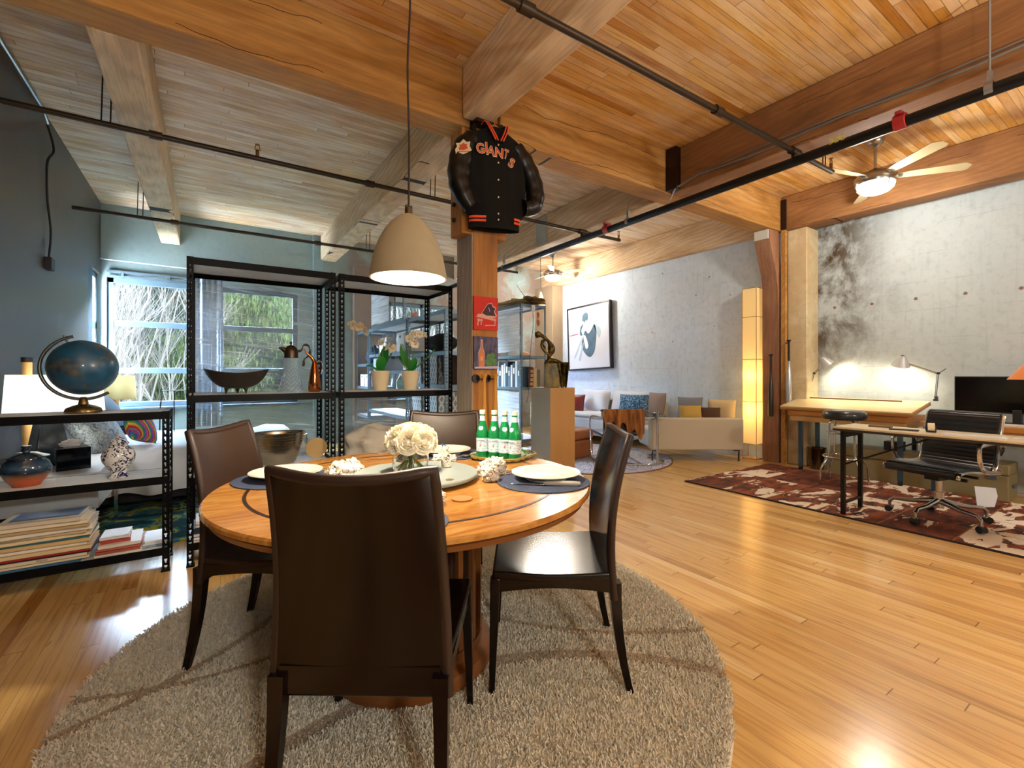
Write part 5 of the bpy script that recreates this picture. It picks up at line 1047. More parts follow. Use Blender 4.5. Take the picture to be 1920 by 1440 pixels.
for k in range(10):
    a = 2*PI*k/10; q_ = (k % 2)*.012
    MB().grid(lambda u, v: ((.01+(.05-q_)*math.sin(v*1.5))*math.cos(a)-(u-.5)*.05*math.sin(PI*min(1, v+.06))*math.sin(a), (.01+(.05-q_)*math.sin(v*1.5))*math.sin(a)+(u-.5)*.05*math.sin(PI*min(1, v+.06))*math.cos(a), .01+(.10+q_*2)*v), 4, 6, .002).build('petal', M('pink_glass_petal', '#d8a49c', .3), r, smooth=60)
MB().cyl((0, 0), .02, 0, .03, 12).build('base', m_sc, r)
# rack D2 near the corner, seen right of the column
RE = rack('tall storage rack right of the column with film, books and a paper roll on top', 4.25, 4.76, 6.16, 7.35, 2.34, [2.335, 1.49, .97, .12], m=m_steelg)
film(RE, [(4.245, 7.35), (4.245, 6.2)], 1.56, 2.26, 'plastic_wrap'); film(RE, [(4.245, 7.35), (4.245, 6.2)], .16, .90); m_film = _sw
def roll(u, v):
    a = 2*PI*u; y = 6.12+1.35*v; rr = .06+.045*mnoise.noise(Vector((math.cos(a)*2.5, math.sin(a)*2.5, y*6))); return (4.50+3.2*rr*math.cos(a), y+.03*math.sin(a*3), 2.405+rr*math.sin(a))
solid(MB().grid(roll, 32, 60), 'brown_paper_bundle', M('kraft_paper', '#b59a6a', .95), 'crumpled brown paper lying on top of the rack right of the column', 'paper', (4.5, 6.8, 2.34), smooth=50)
cols = ['#2c4e66', '#c9d4dc', '#14202a', '#dfe4e8', '#4a6a80', '#1a2c38', '#b8c4cc', '#e4e8ea', '#243848', '#8fa4b2', '#d0d8dc', '#3a5468', '#6a3a2a', '#cdbfa8']
for i in range(14):
    w_ = .05+.012*(i % 3); y = 6.27+i*.072; hh = .34+.03*((i*7) % 4)
    r = thing('folder', ['dark blue', 'pale grey', 'black', 'white', 'blue-grey', 'dark teal', 'light grey', 'off-white', 'navy', 'steel-blue', 'pale', 'slate-blue', 'brown', 'tan'][i]+' folder in the row on the rack right of the column, %s' % ('nearest end' if i == 0 else 'far end' if i == 13 else 'near half' if i < 7 else 'far half'), 'folder', (4.40, y, .972), group='folders standing in a row')
    mc = M('folder_'+cols[i].strip('#'), cols[i], .6); MB().box(-.12, .12, -w_/2, w_/2, 0, hh).build('folder_cover', mc, r, bevel=.002)
    MB().box(-.1215, -.1195, -w_*.3, w_*.3, hh*.55, hh*.8).build('spine_label', m_pages, r, smooth=0)
for i in range(3):
    r = thing('wooden_block_stack', ['dark brown box of slotted wooden pieces', 'pale wooden divided tray behind the brown box', 'grey-green case standing at the corner'][i]+', on the corner rack', 'box', (4.47+.085*i, 6.20+.02*i, .972))
    m1 = [M('brown_slats', '#5a3320', .6), M('pale_slats', '#c9a878', .6), M('grey_green_case', '#5f6b5e', .6)][i]
    MB().box(-.04, .04, -.03, .03, 0, .33-.02*i).build('case_body', m1, r, bevel=.003)
    for a_ in range(3):
        for b_ in range(4):
            if i < 2: MB().box(-.032+.022*a_, -.016+.022*a_, -.0325, -.0298, .03+.07*b_, .075+.07*b_).build('wooden_piece', M('pale_slats', '#c9a878', .6), r, smooth=0)
solid(crump(MB(), (4.45, 6.30, 1.52), .05, (1.6, .8, .8), 3), 'peach_shell', M('peach_shell', '#d8a27a', .4), 'peach-coloured shell on the upper shelf of the rack right of the column', 'shell', (4.45, 6.30, 1.492), smooth=60)
r = thing('hanging_ornament', 'small orange beaded ornament hanging in the rack', 'ornament', (4.63, 6.2, 1.95))
MB().sph((0, 0, .22), .035, 10, (.7, .7, 1.6)).sph((0, 0, .10), .04, 10, (.7, .7, 1.4)).tube([(0, 0, .27), (0, 0, .37)], .002, 5).build('beads', M('orange_beads', '#b5602c', .5), r)
r = thing('white_adapter_box', 'white adapter box with a thin black cord on the rack top edge', 'adapter', (4.46, 6.12, 2.22))
MB().box(-.035, .035, -.02, .02, 0, .10).build('box', m_sc, r, bevel=.004); MB().tube(smooth_path([(0, 0, 0), (.01, 0, -.2), (-.02, 0, -.45), (-.06, 0, -.8), (-.05, 0, -1.1), (-.12, 0, -1.5)]), .004, 6).tube(smooth_path([(0, 0, .1), (-.01, .3, .35), (.1, .6, .55), (.4, .8, .7)]), .004, 6).build('cord', m_knob, r)
r = thing('rattan_cone_pendant', 'small woven cone pendant hanging near the back corner', 'pendant lamp', (5.55, 7.35, 2.52))
MB().lathe([(.10, 0), (.08, .08), (.05, .2), (.015, .30)], (0, 0, 0), 24).build('cone_shade', M('woven_rattan', '#8a7448', .8, bump=.8, bs=50), r); MB().tube([(0, 0, .30), (0, 0, ZC-2.53)], .004, 6).build('cord', m_knob, r)
lamp('violet_light', 'POINT', (5.85, 7.5, .42), 70, (.22, .18, 1), .12)
r = thing('floor_uplight', 'small violet floor light behind the sofa end by the rack', 'floor light', (5.85, 7.62, 0))
MB().cyl((0, 0), .09, 0, .16, 20).build('housing', m_blk, r); MB().cyl((0, 0), .075, .161, .165, 20).build('violet_lens', M('violet_lens', '#5a4cff', .3, emit=6), r)
solid(MB().sph((5.08, 6.35, .27), .27, 36, (.9, .7, 1.0), nz=.3, seed=51, ns=2), 'black_bag', M('black_nylon', '#121418', .7), 'slouched black bag on the floor beside the storage rack', 'bag', (5.08, 6.35, 0), smooth=60)
# ------------------------------------------------------------------ plinth with bronze
r = thing('display_plinth', 'square pale wood plinth carrying the bronze figure', 'plinth', (3.107+.175, 3.939+.18, 0))
m_birch = M('birch_veneer', '#b48a55', .45, var=.12, streak=(1, 1, .12), vs=8)
MB().box(-.175, .175, -.18, .18, 0, 1.04).build('plinth_body', m_birch, r, bevel=.003, smooth=0)
MB().box(-.1765, -.1749, -.178, .178, .002, 1.038).build('silvery_side', M('silvery_veneer', '#a9aea8', .35, var=.15, streak=(1, 1, .15), vs=6), r, smooth=0)['label'] = 'pale silvery left face'  # left face overlaid in a paler, greyer tone than the body
nb = NT('mottled_bronze'); ff = nb.noise(nb.obj(), 16, 5, .6); nb.set(Base_Color=nb.ramp(ff, [(.35, '#14201c'), (.5, '#4a3c1c'), (.65, '#8a7430')]), Metallic=.7, Roughness=.38); nb = nb.m
nst = NT('gilded_stone'); ff = nst.noise(nst.scale(nst.obj(), (1, 1, .5)), 12, 5, .65); q = nst.sep(nst.obj()); nst.set(Base_Color=nst.mix(nst.ramp(ff, [(.35, 0.), (.65, 1.)]), h('#3c4436'), h('#9a8430')), Roughness=.4); nst = nst.m
r = thing('bronze_figure', 'bronze arching nude sculpture seated on a green-gold stone block', 'sculpture', (3.30, 4.13, 1.041), math.radians(-33.5))
MB().box(-.105, .065, -.06, .06, 0, .275).build('stone_block', nst, r, bevel=.006)
k = MB(); u = .00613
def sp_(px, py, y=0): return ((px-1036.5)*u, y, (727-py)*u)
k.tube(smooth_path([sp_(1046, 683), sp_(1036, 684), sp_(1028, 678), sp_(1029, 668), sp_(1033, 658), sp_(1031, 648), sp_(1026, 640), sp_(1019, 634)], 5), [.03+.012*math.sin(i*.35+.5) for i in range(36)], 14)
k.tube(smooth_path([sp_(1019, 634), sp_(1014, 630), sp_(1010, 628)], 4), [.022]*9, 12); k.sph(sp_(1008, 629), .036, 16, (1.1, .9, 1.0), nz=.3, seed=2)
k.tube(smooth_path([sp_(1016, 640, -.03), sp_(1014, 650, -.04), sp_(1020, 660, -.04), sp_(1027, 666, -.03)], 5), [.016]*16, 10)
k.tube(smooth_path([sp_(1022, 636, .03), sp_(1016, 645, .05), sp_(1022, 655, .045)], 5), [.015]*11, 10)
k.tube(smooth_path([sp_(1030, 676, -.03), sp_(1022, 682, -.055), sp_(1023, 690, -.07)], 5), [.028, .027, .026, .024, .022, .02, .018, .016, .014, .012, .01], 10)
k.tube(smooth_path([sp_(1030, 676, .0), sp_(1042, 679, -.03), sp_(1051, 684, -.03), sp_(1053, 694, -.03)], 5), [.032-.0012*i for i in range(16)], 12)
k.build('figure_body', nb, r, smooth=70)
def drape(u_, v): a = u_*2-1; w = .075*(1-v*.8)+.012; return (.10+a*w*.9+.02*v+.0*a, -.045+.02*math.cos(u_*16)*(1-v*.5), .285-.30*v-.03*math.sin(u_*9)*v)
MB().grid(drape, 20, 16, .012).build('bronze_drape', nb, r, smooth=60)

# ------------------------------------------------------------------ living area
nr = NT('grey_pattern_rug'); P = nr.pos(); vo = nr.node('ShaderNodeTexVoronoi', feature='DISTANCE_TO_EDGE'); nr.inp(vo, 'Vector', nr.scale(P, (5, 9, 1))); vo.inputs['Scale'].default_value = 1.3
rg_ = nr.math('FRACT', nr.math('MULTIPLY', vo.outputs['Distance'], 7.0)); nr.set(Base_Color=nr.mix(nr.math('LESS_THAN', rg_, .35), h('#c9ccd6'), h('#77798c')), Roughness=1); m_rug2 = nr.m
r = thing('living_room_rug', 'round grey patterned rug in the living area', 'rug', (4.55, 4.95, 0))
MB().lathe([(0, 0), (1.17, 0), (1.175, .004), (1.17, .009), (0, .009)], (0, 0, 0), 80).build('rug_field', m_rug2, r)
MB().lathe([(1.172, 0), (1.19, 0), (1.19, .009), (1.172, .009)], (0, 0, 0), 80).build('brown_binding', M('brown_binding', '#7a4a2c', .8), r)
m_sofa = M('oatmeal_upholstery', '#b8ad98', .95, bump=.15, bs=220, var=.05, vs=90); m_sofc = M('pale_seat_cushion', '#c9ccd2', .95, bump=.15, bs=200); m_leg = M('dark_metal_leg', '#3a302a', .4, .6)
r = thing('sectional_sofa', 'oatmeal sectional sofa against the concrete wall with thin metal legs', 'sofa', (5.03, 4.166, 0), math.radians(-33.5))
inv = (T(5.03, 4.166, 0) @ R(-33.5)).inverted()
MB().box(0, 1.25, 0, .18, .155, .585).build('side_panel', m_sofa, r, bevel=.02, seg=3)
MB().box(0.02, 1.21, .18, .72, .155, .42).build('chaise_seat', m_sofc, r, bevel=.03, seg=3)
for x in (.02, 1.2):
    MB().tube([(x+(.07 if x < .5 else -.07), .04, .15), (x+.01, .04, .145), (x, .04, .12), (x, .04, .003)], .011, 8).build('leg', m_leg, r)
def rotbox(x0, x1, y0, y1, z0, z1): return MB().box(x0, x1, y0, y1, z0, z1, mx=inv)
rotbox(5.52, 6.45, 5.05, 7.55, .13, .43).build('seat_base', m_sofc, r, bevel=.03, seg=3)
rotbox(6.28, 6.47, 5.0, 7.6, .13, .72).build('back_rest', m_sofa, r, bevel=.03, seg=3)
rotbox(5.55, 6.45, 7.56, 7.72, .13, .62).build('arm_rest', m_sofa, r, bevel=.03, seg=3)
for x, y in ((5.6, 5.1), (5.6, 7.4)): MB().tube([inv @ Vector((x, y, .13)), inv @ Vector((x, y, .011))], .012, 8).build('leg', m_leg, r)
rotbox(5.50, 6.26, 5.08, 6.30, .43, .50).build('seat_cushion', m_sofc, r, bevel=.03, seg=3); rotbox(5.50, 6.26, 6.32, 7.53, .43, .50).build('seat_cushion', m_sofc, r, bevel=.03, seg=3)
cw = math.radians(90)
def cush(label, x, y, z, W_, H_, T_, m, rz, tilt=-.25, name='sofa_cushion', cat='cushion'): return pillow(label, (x, y, z), W_, H_, T_, m, (tilt, 0, rz), name, cat)
FA = math.radians(-90)
cush('large pale back cushion at the far end of the sofa', 6.15, 6.45, .68, .80, .44, .22, m_sofc, FA)
cush('large pale back cushion in the middle of the sofa, behind the blue one', 6.18, 5.62, .68, .78, .44, .22, m_sofc, FA)
nbl = NT('blue_fringed_weave'); ff = nbl.noise(nbl.obj(), 60, 3); nbl.set(Base_Color=nbl.ramp(ff, [(.4, '#1c3f60'), (.55, '#4f7ea2'), (.65, '#a8c0d4')]), Roughness=1); nbl = nbl.m
cush('blue woven fringed cushion on the sofa above the brown throw', 5.98, 5.33, .70, .50, .30, .16, nbl, math.radians(-65), -.3, 'fringed_cushion')
cush('brown-grey cushion right of the blue fringed one', 6.12, 4.98, .70, .40, .38, .16, M('taupe_cushion', '#8a776a', .95), math.radians(-100), -.2)
cush('dark red leather cushion at the left of the visible sofa', 5.80, 6.62, .64, .40, .34, .15, M('oxblood_leather', '#6a1c1a', .4, var=.2), math.radians(-60), -.35)
cush('mustard-yellow cushion above the sofa side panel', 5.80, 4.11, .625, .32, .24, .16, M('mustard_cloth', '#b5944a', .95), math.radians(-40), -.4)
cush('grey cushion behind the mustard one', 6.05, 4.30, .68, .36, .34, .16, M('grey_cushion_cloth', '#75777f', .95), math.radians(-60), -.3)
cush('dark brown cushion between the mustard and cream cushions', 6.0, 3.93, .61, .28, .22, .14, M('dark_brown_cushion', '#4a3020', .9), math.radians(-50), -.4)
cush('large cream round-cornered cushion at the wall end of the sofa', 6.27, 3.93, .64, .40, .36, .20, M('cream_cushion', '#c4ae84', .95), math.radians(-75), -.15)
# leather ottoman
r = thing('leather_ottoman', 'tan leather cube ottoman behind the plinth', 'ottoman', (4.35, 5.05, .01), .2)
MB().box(-.24, .24, -.24, .24, 0, .26).build('ottoman_body', M('tan_ottoman_leather', '#9a5a2c', .5, var=.25, vs=5, bump=.3, bs=9), r, bevel=.05, seg=4)
MB().box(-.245, .245, -.245, .245, .262, .40).build('seat_pad', M('tan_ottoman_leather', '#9a5a2c', .5), r, bevel=.05, seg=4)
# chrome chair with throw
r = thing('chrome_lounge_chair', 'tubular chrome chair with blue leather seat, a brown throw on its back', 'chair', (4.60, 4.42, .01), math.radians(-28))
for s in (-1, 1):
    p = smooth_path([(s*.27, -.28, .70), (s*.27, -.27, .62), (s*.27, -.2, .62), (s*.27, .18, .60), (s*.27, .30, .52), (s*.27, .27, .25), (s*.27, .22, .03), (s*.27, .12, .012), (s*.27, -.30, .012)], 6)
    MB().tube(p, .011, 10).build('chrome_side_frame', m_chr, r, smooth=70)
MB().tube([(-.27, -.28, .71), (.27, -.28, .71)], .011, 10).tube([(-.27, -.3, .012), (.27, -.3, .012)], .011, 10).build('cross_tube', m_chr, r)
m_blul = M('blue_black_leather', '#1f4058', .35, coat=.2)
MB().box(-.25, .25, -.22, .26, .37, .41).build('seat', m_blul, r, bevel=.012); MB().box(-.25, .25, -.285, -.262, .42, .70).build('backrest', M('black_hide', '#0e0c0c', .5), r, bevel=.008)
nth = NT('brown_suede_throw'); ff = nth.noise(nth.scale(nth.pos(), (14, 14, 1.5)), 1.5, 4); nth.set(Base_Color=nth.ramp(ff, [(.35, '#5a3414'), (.6, '#9a6430')]), Roughness=.95); nth = nth.m
r0 = r
def thr(u_, v):
    x = -.27+.56*u_; L = .27-.08*math.sin(u_*PI*1.3+.4)+.05*math.sin(u_*23); fold = .016*math.sin(u_*34)
    if v < .25: t = v/.25; return (x, -.20-.10*t, .725-.03*(1-t)**2)
    t = (v-.25)/.75; return (x*(1-.10*t*(1 if x < 0 else .5)), -.305-.02*t+fold*t-.012, .722-L*t)
o = MB().grid(thr, 60, 24, .006).build('suede_throw', nth, loc=(4.60, 4.42, .01), rz=math.radians(-28), smooth=60); tag(o, 'brown suede throw draped over the back of the chrome chair', 'throw')
# side table
r = thing('chrome_side_table', 'slim chrome side table with an open ring base beside the sofa', 'side table', (4.90, 3.98, .01))
MB().tube([(.30*math.cos(t)+.0, .24+.26*math.sin(t), .012) for t in [math.radians(150+240*i/30) for i in range(31)]], .012, 8).tube([(-.02, 0, .012), (-.02, .03, .012)], .012, 8).build('ring_base', m_chr, r, smooth=60)
MB().tube([(0, -.015, .01), (0, -.015, .71)], .017, 16).build('column', m_chr, r); MB().cyl((.10, .12), .16, .615, .625, 36).tube([(0, 0, .60), (.10, .12, .612)], .01, 8).build('table_top', M('smoked_glass_top', '#59636c', .1, .3), r)
solid(MB().lathe([(0, 0), (.03, 0), (.05, .01), (.055, .03), (.05, .03), (.04, .012), (0, .008)], (5.06, 4.12, .636), 24), 'silver_dish', m_silver, 'small silver dish on the chrome side table', 'dish', (5.06, 4.12, .636), smooth=50)
# paper floor lamp
m_paper = NT('rice_paper'); q = m_paper.sep(m_paper.obj())
def gl(z0): return m_paper.math('POWER', m_paper.math('MAXIMUM', m_paper.math('SUBTRACT', 1, m_paper.math('ABSOLUTE', m_paper.math('DIVIDE', m_paper.math('SUBTRACT', q[2], z0), .55))), 0), 1)
m_paper.set(Base_Color=h('#f0dfb4'), Roughness=.9, Emission_Color=h('#ffdf9c'), Emission_Strength=.16); m_paper.b.inputs['Transmission Weight'].default_value = 0
tl = m_paper.node('ShaderNodeBsdfTranslucent'); tl.inputs[0].default_value = h('#fdf2d6'); am = m_paper.node('ShaderNodeMixShader'); am.inputs[0].default_value = .6
m_paper.t.links.new(m_paper.b.outputs[0], am.inputs[1]); m_paper.t.links.new(tl.outputs[0], am.inputs[2]); m_paper.t.links.new(am.outputs[0], m_paper.out.inputs[0]); m_paper = m_paper.m
r = thing('paper_floor_lamp', 'tall glowing rectangular paper floor lamp beside the wall post', 'floor lamp', (6.38, 3.53, 0))
sh_ = MB(); a = .08
for z0, z1 in ((.22, .80), (.81, 1.39), (1.40, 1.98), (1.99, 2.38)): sh_.box(-a, a, -a-.02, -a-.018, z0, z1).box(-a, a, a+.018, a+.02, z0, z1).box(-a, -a+.002, -a-.02, a+.02, z0, z1).box(a-.002, a, -a-.02, a+.02, z0, z1)
sh_.build('paper_shade', m_paper, r, smooth=0)
fr = MB()
for x in (-a, a):
    for y in (-a-.02, a+.02): fr.tube([(x, y, .0), (x, y, 2.38)], .004, 6)
for z in (.215, .805, 1.395, 1.985, 2.385): fr.tube([(-a, -a-.02, z), (a, -a-.02, z), (a, a+.02, z), (-a, a+.02, z)], .0035, 6, closed=True)
fr.box(-a, a, -a-.02, a+.02, 0, .02); fr.build('thin_frame', M('pale_wood_frame', '#a87840', .5), r)
for z in (.68, 1.16): MB().sph((0, 0, z), .035, 14).build('bulb', M('lit_bulb_warm', '#fff0d0', .5, emit=18, ecol='#ffd98a'), r); lamp('paper_lamp_light', 'POINT', (0, 0, z), 11, (1, .84, .52), .04, r)

# framed print, leaning off the wall
m_print = M('print_paper', '#d3d6e0', .25, coat=.7); m_frb = M('black_picture_frame', '#16161e', .4)
r = thing('framed_print', 'large framed print of a seated woman in a dark dress on the concrete wall', 'picture', (6.40, 6.88, 1.93), 0)
PW, PH = 1.20, 1.27
tl_ = T(0, 0, 0) @ R(-90) @ R(-2.2, 'Y')     # local: x across, z up, -y into the room
pr_ = MB(); pr_.box(-PW/2, PW/2, -.01, .01, -PH/2, PH/2, mx=tl_); pr_.build('print_sheet', m_print, r, smooth=0)
fr = MB()
for (a0, a1, b0_, b1_) in ((-PW/2-.02, PW/2+.02, PH/2-.01, PH/2+.02), (-PW/2-.02, PW/2+.02, -PH/2-.02, -PH/2+.01), (-PW/2-.02, -PW/2+.01, -PH/2, PH/2), (PW/2-.01, PW/2+.02, -PH/2, PH/2)): fr.box(a0, a1, -.025, .05, b0_, b1_, mx=tl_)
fr.build('frame', m_frb, r)
m_ink = M('slate_blue_ink', '#4a6478', .5, var=.5, vs=7); m_ink2 = M('pale_ink', '#9fb2be', .5); m_redl = M('red_ink_line', '#a84858', .6); m_skin = M('print_highlight', '#dfe2ea', .4)
def pshape(poly, m, k): MB().prism([((p[0]-.5)*PW, (p[1]-.5)*PH) for p in poly], .001, mx=tl_ @ T(0, -.0112-.0006*k, 0) @ R(90, 'X')).build('print_shape', m, r, smooth=0)
def blob(pts, n=5): return [(p.x, p.y) for p in smooth_path([(a, b, 0) for a, b in pts+[pts[0]]], n)][:-1]
pshape([(.03, .565), (.26, .58), (.26, .565), (.03, .55)], m_redl, 0)
pshape(blob([(.42, .60), (.36, .48), (.34, .36), (.42, .24), (.54, .18), (.64, .26), (.68, .40), (.70, .56), (.66, .68), (.55, .62)]), m_ink, 0)
pshape(blob([(.36, .78), (.38, .86), (.45, .90), (.51, .86), (.50, .78), (.44, .74)]), m_ink, 0)
pshape(blob([(.46, .78), (.50, .70), (.58, .72), (.62, .66), (.52, .56), (.46, .60), (.42, .70)]), m_skin, 1)
pshape(blob([(.40, .72), (.34, .62), (.36, .54), (.30, .56), (.32, .68)]), m_ink, 1)
pshape(blob([(.52, .76), (.62, .78), (.70, .70), (.80, .58), (.76, .46), (.70, .55), (.62, .70)]), m_ink2, 0)
pshape(blob([(.38, .54), (.44, .52), (.50, .36), (.44, .32), (.40, .44)]), m_skin, 1); pshape([(.38, .50), (.34, .50), (.14, .20), (.15, .17), (.20, .22)], m_ink2, 1); pshape([(.40, .44), (.36, .40), (.25, .14), (.30, .13)], m_ink2, 2)
pshape([(.10, .64), (.16, .65), (.16, .58), (.10, .57)], m_ink2, 1)
MB().box(-.02, .0, -PW/2+.1, PW/2+.06, -PH/2+.05, PH/2-.04).build('backing_board', M('brown_backing_board', '#7a5a40', .8), r, loc=(.06, -.06, 0))

# ------------------------------------------------------------------ bats on the wall post
for i, (x, y, lb, m1, m2) in enumerate([(6.30, 3.235, 'black bat with netted barrel hanging on the left of the wall post', M('black_bat_lacquer', '#2a231c', .3, coat=.4), m_knob), (6.33, 3.02, 'silver bat with a dark handle hanging right of the wall post', M('silver_bat', '#c8cdd4', .2, .7), m_knob)]):
    r = thing('baseball_bat', lb, 'bat', (x, y, .62 if i == 0 else .80))
    MB().lathe([(0, 0), (.03, .004), (.034, .03), (.033, .22), (.026, .42), (.017, .55), (.015, .56), (0, .56)], (0, 0, 0), 18).build('barrel', m1, r, smooth=60)
    MB().lathe([(0, .561), (.015, .561), (.013, .80), (.016, .815), (.026, .822), (.026, .835), (0, .838)], (0, 0, 0), 16).tube([(.0, 0, .80), (.05, .06, .80)], .008, 8).build('handle', m2, r, smooth=60)

# ------------------------------------------------------------------ ceiling fans
m_nick = M('brushed_nickel', '#a8a4a0', .25, .9); m_blade = M('champagne_fan_blade', '#bfae86', .35, .3); m_dome = M('lit_fan_dome', '#fff3da', .4, emit=9, ecol='#ffe6b8')
def fan(label, loc, a0, energy, blade_len=.74, angs=None):
    r = thing('ceiling_fan', label, 'ceiling fan', (loc[0], loc[1], ZC-.55), group=None)
    z = .55
    MB().lathe([(.075, z-.001), (.08, z-.02), (.06, z-.06), (.03, z-.085), (0, z-.09)], (0, 0, 0), 28).build('ceiling_canopy', m_nick, r, smooth=50)
    MB().cyl((0, 0), .014, .24, z-.08, 12).build('down_rod', m_nick, r)
    MB().lathe([(0, .25), (.035, .245), (.06, .22), (.15, .19), (.175, .16), (.18, .12), (.17, .09), (.155, .085), (0, .085)], (0, 0, 0), 40).build('motor_housing', m_nick, r, smooth=50)
    MB().lathe([(.158, .084), (.15, .05), (.12, .02), (.07, .0), (0, -.008)], (0, 0, 0), 36).build('light_dome', m_dome, r, smooth=60)
    for k in range(3): a = 2*PI*k/3; MB().tube([(.163*math.cos(a), .163*math.sin(a), .092), (.150*math.cos(a), .150*math.sin(a), .045)], .005, 6).build('dome_clip', m_nick, r)
    for a in (angs or [a0+72*k for k in range(5)]):
        mm = R(a) @ T(0, 0, .15) @ R(-14, 'X')
        MB().prism([(.14, -.035), (.30, -.052), (blade_len-.06, -.066), (blade_len, -.02), (blade_len-.015, .045), (blade_len-.05, .060), (.30, .045), (.14, .032)], .006, mx=mm).build('fan_blade', m_blade, r, bevel=.002)
        MB().box(.12, .22, -.02, .02, -.004, .0, mx=mm).build('blade_bracket', m_nick, r)
    lamp('fan_light', 'POINT', (0, 0, -.10), energy, (1, .93, .83), .09, r); return r
fan('ceiling fan with lit dome over the desks at the right', (5.58, 1.84), 30, 34, angs=(30, 165, 237, 304))
fan('ceiling fan with lit dome over the living area at the back', (5.62, 7.05), 12, 55, .66)
# ------------------------------------------------------------------ work area
nh = NT('cowhide_patchwork'); P = nh.pos(); q = nh.sep(P); 
tx_ = nh.math('DIVIDE', nh.math('SUBTRACT', q[0], 4.42), .44); ty_ = nh.math('DIVIDE', nh.math('SUBTRACT', q[1], 3.2), .44)
rnd = nh.white(nh.comb(nh.math('FLOOR', tx_), nh.math('FLOOR', ty_), .3)); 
pn = nh.noise(nh.comb(nh.math('ADD', nh.math('MULTIPLY', q[0], 1.5), nh.math('MULTIPLY', rnd, 47.)), nh.math('ADD', nh.math('MULTIPLY', q[1], 3.2), nh.math('MULTIPLY', rnd, 31.)), rnd), 1.7, 6, .6, .6)
th = nh.math('ADD', .515, nh.math('MULTIPLY', nh.math('SUBTRACT', rnd, .35), .22))
wm = nh.math('GREATER_THAN', pn, th); hr = nh.noise(nh.scale(P, (20, 60, 1)), 3, 3)
brn = nh.mix(nh.ramp(nh.noise(nh.scale(P, (2.2, 5, 1)), 2.4, 4), [(.38, 0.), (.62, 1.)]), h('#38120a'), nh.mix(rnd, h('#9a4c1e'), h('#6a2c14')))
e1 = nh.math('FRACT', tx_); e2 = nh.math('FRACT', ty_); seam = nh.math('MAXIMUM', nh.math('LESS_THAN', e1, .022), nh.math('LESS_THAN', e2, .022))
nh.set(Base_Color=nh.mix(seam, nh.mix(wm, brn, nh.mix(hr, h('#cbbca8'), h('#f0e6d8'))), h('#9a6234')), Roughness=.85); nh.bump(nh.math('ADD', hr, nh.math('MULTIPLY', seam, -2.)), .4, .004); nh = nh.m
def hd(u, v):
    x = 4.42+1.76*u; y = 3.2-3.52*v; ed = .014*mnoise.noise(Vector((x*14, y*14, 0)))
    if u > .99: x += ed*2.2
    if v < .01: y += ed*1.6
    return (x, y, .012+(.002*mnoise.noise(Vector((x*5, y*5, 0)))))
r = thing('cowhide_rug', 'brown and white cowhide patchwork rug under the work desk', 'rug', (5.3, 1.45, 0))
MB().grid(hd, 100, 160, .01, nrm=(0, 0, 1)).build('hide_patchwork', nh, r, org=r.location, smooth=40); MB().box(4.408, 4.42, -.32, 3.2, .0, .014).build('dark_edge_binding', M('dark_rug_edge', '#241410', .8), r, org=r.location)
HZ = .016
# folding table
m_bm = M('black_frame_metal', '#14110f', .4, .5)
r = thing('folding_work_table', 'long pale-topped work table with black metal trestle legs', 'table', (4.65, .8, HZ))
MB().box(4.44, 4.86, -.35, 1.76, .733, .75).build('table_top', M('cream_laminate', '#cbbd9c', .3, var=.04), r, org=(4.65, .8, HZ), bevel=.003)
MB().box(4.436, 4.864, -.354, 1.764, .715, .733).build('dark_table_edge', M('dark_table_edge', '#2a2118', .5), r, org=(4.65, .8, HZ), bevel=.002)
for y in (1.70, -.28):
    MB().box(4.46, 4.49, y-.015, y+.015, HZ, .716).build('leg', m_bm, r, org=(4.65, .8, HZ)); MB().box(4.81, 4.84, y-.015, y+.015, HZ, .716).build('leg', m_bm, r, org=(4.65, .8, HZ))
    MB().box(4.49, 4.81, y-.01, y+.01, .10, .12).box(4.49, 4.81, y-.01, y+.01, .66, .716).build('cross_bar', m_bm, r, org=(4.65, .8, HZ))
for y0, y1 in ((1.70, 1.15), (-.28, .27)): MB().tube([(4.475, y0, .43), (4.475, y1, .71)], .007, 8).build('diagonal_brace', m_bm, r, org=(4.65, .8, HZ))
def flat(name, label, cat, x, y, z, a, b, t, m, rz=0, group=None): return solid(MB().box(x-a/2, x+a/2, y-b/2, y+b/2, z, z+t, mx=T(x, y, 0) @ R(rz) @ T(-x, -y, 0)), name, m, label, cat, (x, y, z), group=group, bevel=.002)
flat('notebook', 'small brown notebook at the near end of the work table', 'notebook', 4.72, 1.52, .7505, .10, .15, .012, M('brown_notebook', '#6a5238', .6), 10)
r = thing('desk_tape_dispenser', 'small ivory and black tape dispenser on the work table', 'tape dispenser', (4.62, 1.17, .7505), .3)
MB().tube([(0, -.02, .035), (0, .02, .035)], .034, 20).build('reel', M('ivory_plastic', '#d6cdb0', .4), r); MB().box(-.03, .14, -.028, .028, 0, .014).box(-.01, .01, -.03, .03, 0, .035).build('base', m_blk, r, bevel=.003)
flat('paper_sheet', 'white paper sheet lying on the work table in front of the chair', 'paper', 4.60, .93, .7505, .16, .34, .0015, m_sc, 4); flat('paper_sheet', 'loose white sheet further right on the work table', 'paper', 4.66, .60, .7505, .12, .3, .0015, m_sc, -8)
flat('tablet', 'flat grey tablet beside the tape dispenser on the work table', 'tablet', 4.60, 1.33, .7505, .08, .18, .008, m_blk, 12)
